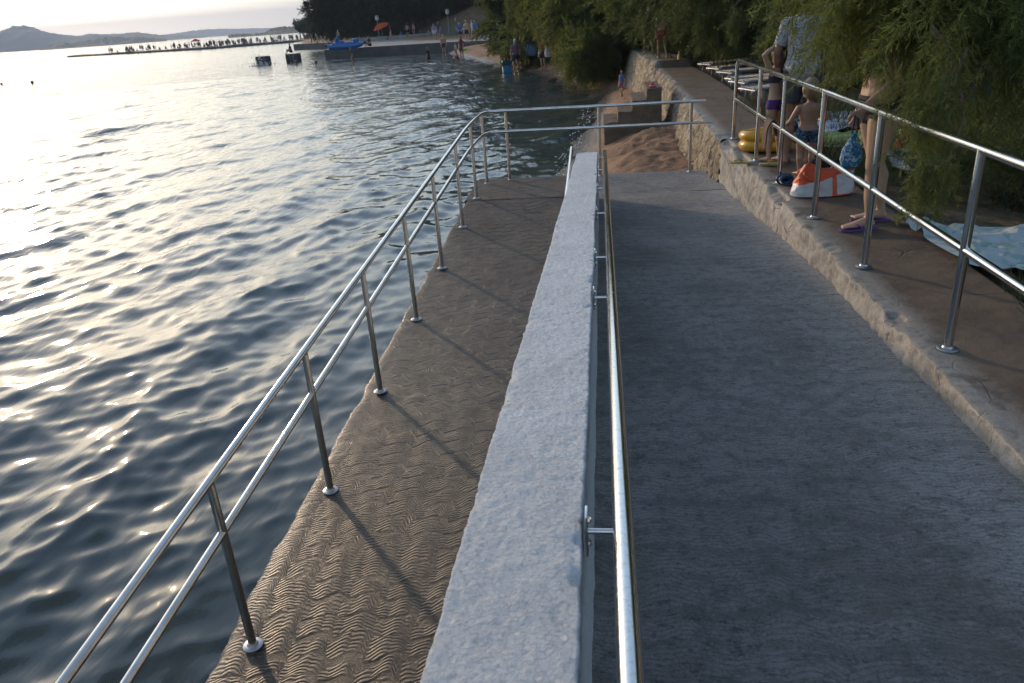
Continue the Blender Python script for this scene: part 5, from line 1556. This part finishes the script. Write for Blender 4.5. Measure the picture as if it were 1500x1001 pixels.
# dark blue swimming goggles beside the post
q = at_z(1151, 270, 1.2); o = empty('diving_mask', (q.x, q.y, 1.20), .4, 'dark blue diving mask lying by a railing post beside the orange bag', 'diving mask')
m_ = MB(); m_.tube([Vector((.085 * math.cos(a) * (1.15 if abs(math.cos(a)) > .5 else 1), .05, .065 + .05 * math.sin(a))) for a in np.linspace(0, 2 * PI, 22)[:-1]], .022, 10, closed=True); m_.tube([Vector((.08 * math.cos(a), .0, .06 + .047 * math.sin(a))) for a in np.linspace(0, 2 * PI, 22)[:-1]], .03, 10, closed=True); m_.build('frame', plastic((.012, .05, .11), .35), o)
m_ = MB(); m_.ell((0, .055, .065), (.07, .006, .042)); m_.build('lens', plastic((.05, .10, .14), .1), o)
m_ = MB(); m_.tube(arc_path([(.09, .0, .06), (.13, -.11, .03), (0, -.17, .02), (-.13, -.11, .03), (-.09, 0, .06)], .06), .012, 8); m_.build('strap', plastic((.02, .02, .03), .5), o)
o.scale = (.72, .72, .72)

# orange and white beach bag
q = at_z(1200, 287, 1.2); o = empty('beach_bag', (q.x + .03, q.y + .06, 1.195), R(6), 'slumped orange and white beach bag standing on the promenade behind the railing', 'bag')
tq = NT('bag_panels'); co = tq.coord(); s_ = tq.n('SeparateXYZ', {0: co}); wob = tq.noise(co, 5, 2)
e1 = tq.math('ADD', s_.outputs[2], tq.math('MULTIPLY', s_.outputs[0], -.22)); e1 = tq.math('ADD', e1, tq.math('MULTIPLY', wob, .02))
org = tq.math('GREATER_THAN', e1, .165); strp = tq.math('LESS_THAN', tq.math('ABSOLUTE', tq.math('SUBTRACT', s_.outputs[0], .07)), .022); botm = tq.math('LESS_THAN', s_.outputs[2], .022)
msk = tq.math('MAXIMUM', org, tq.math('MAXIMUM', strp, tq.math('MULTIPLY', botm, tq.math('GREATER_THAN', s_.outputs[0], .05))))
tq.done(tq.bsdf(tq.mix(msk, (.50, .49, .50), (.62, .085, .022)), .45, tq.bump(tq.noise(co, 26, 3), .6, .015)))
n, m = 72, 34; V = []
for i in range(m):
    f = i / (m - 1)
    for j in range(n):
        a = 2 * PI * j / n; ca, sa = math.cos(a), math.sin(a); ca = math.copysign(abs(ca) ** .7, ca); sa = math.copysign(abs(sa) ** .7, sa)
        wx = .265 * (1 - .16 * f ** 1.5) * (1 if f > .05 else .88 + 2.4 * f); wy = .13 * (1 - .62 * f ** 1.3) * (1 if f > .05 else .8 + 4 * f); z = .245 * f * (1 + .16 * math.cos(a + 1.2) * f)
        V.append((wx * ca + (.04 * f), wy * sa, z + (.05 * math.sin(a * 2 + 1) * f ** 2)))
V = np.array(V); V += np.stack([fbm(V * 8, 3, 90), fbm(V * 8, 3, 91), fbm(V * 8, 3, 92) * .6], -1) * .03 * np.clip(V[:, 2:3] / .08, 0, 1)
m_ = MB(); F = [(i * n + j, i * n + (j + 1) % n, (i + 1) * n + (j + 1) % n, (i + 1) * n + j) for i in range(m - 1) for j in range(n)] + [tuple(range(n - 1, -1, -1))]
m_.add(V, F); m_.build('body', tq.m, o)
m_ = MB(); om = plastic((.60, .07, .02), .5)
for e in (-1, 1): m_.tube(arc_path([(-.13, e * .03, .25), (-.20, e * .07, .20), (-.10, e * .10, .135), (.06, e * .08, .17), (.12, e * .03, .25)], .05), .012, 8)
m_.build('handles', om, o)
m_ = MB(); m_.ell((-.03, .03, .27), (.10, .05, .05)); me = m_.mesh('black_towel'); link('black_towel', me, cloth((.012, .012, .014)), o)

# yellow inflatable dinghy lying on the promenade
q = at_z(1118, 222, 1.2); o = empty('inflatable_boat', (q.x + .04, q.y + .1, 1.2), R(3), 'yellow inflatable dinghy of two stacked tubes lying behind the railing', 'inflatable')
ym = plastic((.60, .30, .015), .3)
for nm, z, r_, L in (('lower_tube', .066, .064, .235), ('upper_tube', .175, .056, .245)):
    m_ = MB(); pts = []
    for a in np.linspace(0, 2 * PI, 49)[:-1]:
        ca, sa = math.cos(a), math.sin(a); pts.append((L * math.copysign(abs(ca) ** .75, ca), .19 * math.copysign(abs(sa) ** .7, sa), z + .012 * math.sin(a * 2)))
    m_.tube(pts, r_, 16, closed=True); m_.build(nm, ym, o)
m_ = MB(); m_.box((0, 0, .05), (.40, .30, .05), 0, .02); m_.build('floor', plastic((.45, .22, .02), .4), o)
m_ = MB(); m_.tube([Vector((.255 * math.copysign(abs(math.cos(a)) ** .75, math.cos(a)), .23 * math.copysign(abs(math.sin(a)) ** .7, math.sin(a)), 170e-3 + .015 * math.sin(6 * a))) for a in np.linspace(0, 2 * PI, 61)[:-1]], .006, 6, closed=True); m_.build('rope', MAT['white'], o)

# brown towel over the lower rail
y0 = 7.95; zr = 1.19 + .51 + .02; V = []
prof = [(-.055, -.30), (-.058, -.2), (-.052, -.1), (-.035, -.02), (0, .012), (.035, -.02), (.05, -.10), (.055, -.17)]
ysx = np.linspace(-.11, .11, 22); P = np.array([[(x + .010 * math.sin(18 * yy + 3 * i) * (1 if z < 0 else .2), y0 + yy * (1 - .25 * (i in (0, 1))), zr + z * (1 + .12 * math.sin(9 * yy))) for yy in ysx] for i, (x, z) in enumerate(prof)])
me = np_mesh('hanging_towel', (P + np.array([1.6565, 0, 0])).reshape(-1, 3), grid_faces(len(prof), 22)); o = link('hanging_towel', me, cloth((.065, .038, .03)))
md = o.modifiers.new('t', 'SOLIDIFY'); md.thickness = .012; md = o.modifiers.new('s', 'SUBSURF'); md.render_levels = 2; md.levels = 1
tag(o, 'brown towel draped over the lower promenade rail', 'towel')

# drawstring bag in the woman's hand
hp_ = wom.matrix_basis @ Vector((-.215, .275, .82)); o = empty('drawstring_bag', (hp_.x + .01, hp_.y - .02, hp_.z), R(20), 'blue flower-printed drawstring bag hanging from the woman\'s hand', 'bag')
m_ = MB(); m_.loft([(Vector((0, 0, z)), Vector((a, 0, 0)), Vector((0, b_, 0))) for z, a, b_ in ((-.37, .03, .02), (-.35, .075, .05), (-.29, .095, .065), (-.22, .085, .055), (-.16, .045, .03), (-.13, .02, .015), (-.10, .03, .02))], 20)
me = m_.mesh('body'); C = np.array([v.co[:] for v in me.vertices]); N = fbm(C * 22, 2, 5) * .008
for v, n_ in zip(me.vertices, N): v.co.x += n_; v.co.y += n_
link('body', me, pattern_cloth('flower_print', (.02, .13, .26), (.30, .42, .46), (.012, .03, .10), 30), o)
m_ = MB(); m_.tube([(.02, 0, -.13), (.035, .0, -.06), (.03, 0, .0), (0, 0, .03), (-.01, 0, -.03), (-.015, 0, -.13)], .008, 8); m_.build('strap', cloth((.03, .04, .07)), o)
o.scale = (.86, .86, .90)

# white plastic loungers
def lounger(raised):
    o = empty('sun_lounger', (0, 0, 0)); m_ = MB(); wd = .31
    for e in (-wd, wd): m_.tube(arc_path([(0, e, .34), (.06, e, .375), (1.22, e, .36), (1.30, e, .33)], .05), .026, 10)
    m_.tube([(0.0, -wd, .345), (-.012, 0, .35), (0, wd, .345)], .028, 10); m_.build('frame', MAT['white'], o)
    m_ = MB()
    for k in range(11): m_.box((.1 + k * .108, 0, .375), (.078, 2 * wd, .016), 0, .005)
    m_.build('seat', MAT['white'], o)
    an = R(48 if raised else 5); c_, s_ = math.cos(an), math.sin(an); m_ = MB(); B0 = Vector((1.26, 0, .37))
    for k in range(7): d = .06 + k * .1; m_.box(B0 + Vector((c_ * d, 0, s_ * d)), (.072, 2 * wd - .04, .018), 0, .005, Matrix.Rotation(-an, 4, 'Y'))
    for e in (-wd + .01, wd - .01): m_.tube([B0 + Vector((0, e, 0)), B0 + Vector((c_ * .72, e, s_ * .72))], .022, 10)
    m_.build('backrest', MAT['white'], o)
    for x in (.16, 1.18):
        for e in (-wd, wd): m_ = MB(); m_.tube([(x, e, .35), (x - .03, e * 1.04, .0)], [.028, .02], 10); m_.build('leg', MAT['white'], o)
    for e in (-.2, .2): m_ = MB(); m_.lathe([(.05, -.02), (.05, .02)], (.02, e, .34), 14, Matrix.Rotation(R(90), 4, 'X')); m_.build('wheel', plastic((.42, .43, .43), .5), o)
    return o


pf, pr_ = lounger(False), lounger(True)
spots = [(pf, 2.62, 14.7, 18, 0, 'white plastic sun lounger nearest the railing end post, lying flat'), (pf, 2.60, 15.7, 20, 0, 'white plastic sun lounger lying flat, second from the railing end post'), (pf, 2.62, 16.5, 15, 0, 'white plastic sun lounger lying flat, third from the railing end post'), (pf, 2.66, 17.7, 22, 0, 'white plastic sun lounger lying flat in the middle of the row'),
         (pf, 2.64, 19.4, 20, 0, 'white plastic sun lounger lying flat, second from the yellow post'), (pf, 2.62, 20.8, 24, 0, 'white plastic sun lounger lying flat nearest the yellow post'), (pr_, 3.3, 18.9, 30, .22, 'white plastic sun lounger with raised back seen left of the girl'), (pr_, 3.9, 17.6, 30, .22, 'white plastic sun lounger with raised back behind the girl\'s arms')]
used = set()
for src, x, y, a, dz, lab in spots:
    o = src if src.name not in used else copy_tree(src); used.add(src.name)
    o.location = (x, y, ground_at(x + .5, y) - .13 + dz * .3); o.rotation_euler = (0, 0, R(a)); tag(o, lab, 'sun lounger', 'white sun loungers beside the walkway')

# small yellow post by the step
p = at_z(995, 96, 1.2); o = empty('marker_post', (p.x, p.y, 1.15), 0, 'small yellow post beside the step in the walkway', 'post')
m_ = MB(); m_.lathe([(.07, 0), (.07, .04), (.055, .06), (.05, .32), (.03, .36)], n=14); m_.build('shaft', plastic((.50, .24, .02), .5), o)
m_ = MB(); m_.lathe([(.02, .36), (.035, .38), (.02, .41), (.003, .415)], n=12); m_.build('cap', MAT['white'], o)


# ------------------------------------------------------------------ far shores
def ridge(name, outline, dist, depth, seed, color, rough=1.0):
    """land mass whose skyline follows the given heights, rounded fore and aft"""
    az = []; hh = []
    for u, v in outline:
        d = ray(u, v); k = dist / math.hypot(d[0], d[1]); az.append(math.atan2(-d[0], d[1])); hh.append(max(0, d[2] * k + H))
    az = np.array(az); hh = np.array(hh); o_ = np.argsort(az); az, hh = az[o_], hh[o_]
    n, m = 260, 40; Aa = np.linspace(az[0], az[-1], n)[:, None] * np.ones((1, m)); s_ = np.linspace(-1, 1, m)[None, :] * np.ones((n, 1)); Rr = dist + s_ * depth
    X = -np.sin(Aa) * Rr; Y = np.cos(Aa) * Rr; base = np.interp(Aa, az, hh); prof = np.clip(1 - np.abs(s_) ** 1.7, 0, 1)
    P = np.stack([X, Y, 0 * X], -1) / dist
    nz_ = fbm(P * 60, 5, seed); Z = base * prof * (1 + .16 * nz_ * rough * np.minimum(1, np.abs(s_) * 3 + .25)) + fbm(P * 400, 3, seed + 3) * .010 * dist * .12 * rough * prof - 1.0
    o = link(name, np_mesh(name, np.stack([X, Y, Z], -1).reshape(-1, 3), grid_faces(n, m)), pm('scrub_hill', color, .95, .35, .01, 0)); return tag(o, kind='structure')


def hzp(u): return 76 - .074 * u


RD = [(-230, 60), (-140, 66), (-60, 62), (0, 48.5), (12, 43), (25, 39.5), (35, 38), (46, 40), (58, 44), (75, 48), (93, 51.5), (115, 53), (130, 50), (147, 52), (165, 50.5), (185, 49), (205, 48), (215, 50), (245, 52), (275, 53), (300, 54)]
ridge('hills', RD, 3000, 420, 5, (.060, .062, .045))
ridge('hills', [(180, 63), (190, 55), (230, 53), (265, 49), (285, 45.5), (300, 44), (335, 43), (352, 43), (380, 41.5), (395, 42), (430, 41), (470, 42), (520, 44)], 5200, 600, 9, (.06, .064, .05))
ridge('hills', [(57, 72.5), (66, 69), (80, 66), (92, 62.5), (103, 64), (118, 62.5), (135, 59.5), (150, 56.5), (165, 56), (185, 55), (200, 54.3), (215, 56), (232, 57.2), (244, 58.2)], 1750, 150, 13, (.045, .05, .03), 1.4)
ridge('headland', [(334, 52.6), (340, 50.5), (352, 50), (368, 49.6), (385, 48.5), (395, 44), (404, 40.5), (416, 39.6), (430, 39.3), (445, 38.3), (460, 38), (490, 36), (530, 36)], 900, 120, 17, (.040, .045, .026), 1.5)
# lighthouse on the far headland
p = at_d(432, 39.5, 905); o = empty('lighthouse', (p.x, p.y, p.z - 3), 0, 'tiny lighthouse tower standing on the far wooded headland', 'lighthouse')
ml = pm('tower_stone', (.30, .28, .25), .8)
m_ = MB(); m_.lathe([(1.5, 0), (1.4, 1), (1.1, 8), (1.5, 8.2), (1.5, 8.5)], n=16); m_.build('tower', ml, o)
m_ = MB(); m_.lathe([(.9, 8.5), (.9, 9.8)], n=12); m_.build('lantern', pm('lantern_glass', (.15, .16, .17), .2), o)
m_ = MB(); m_.lathe([(1.1, 9.8), (1.0, 10.0), (.1, 10.9)], n=12); m_.build('roof', ml, o)
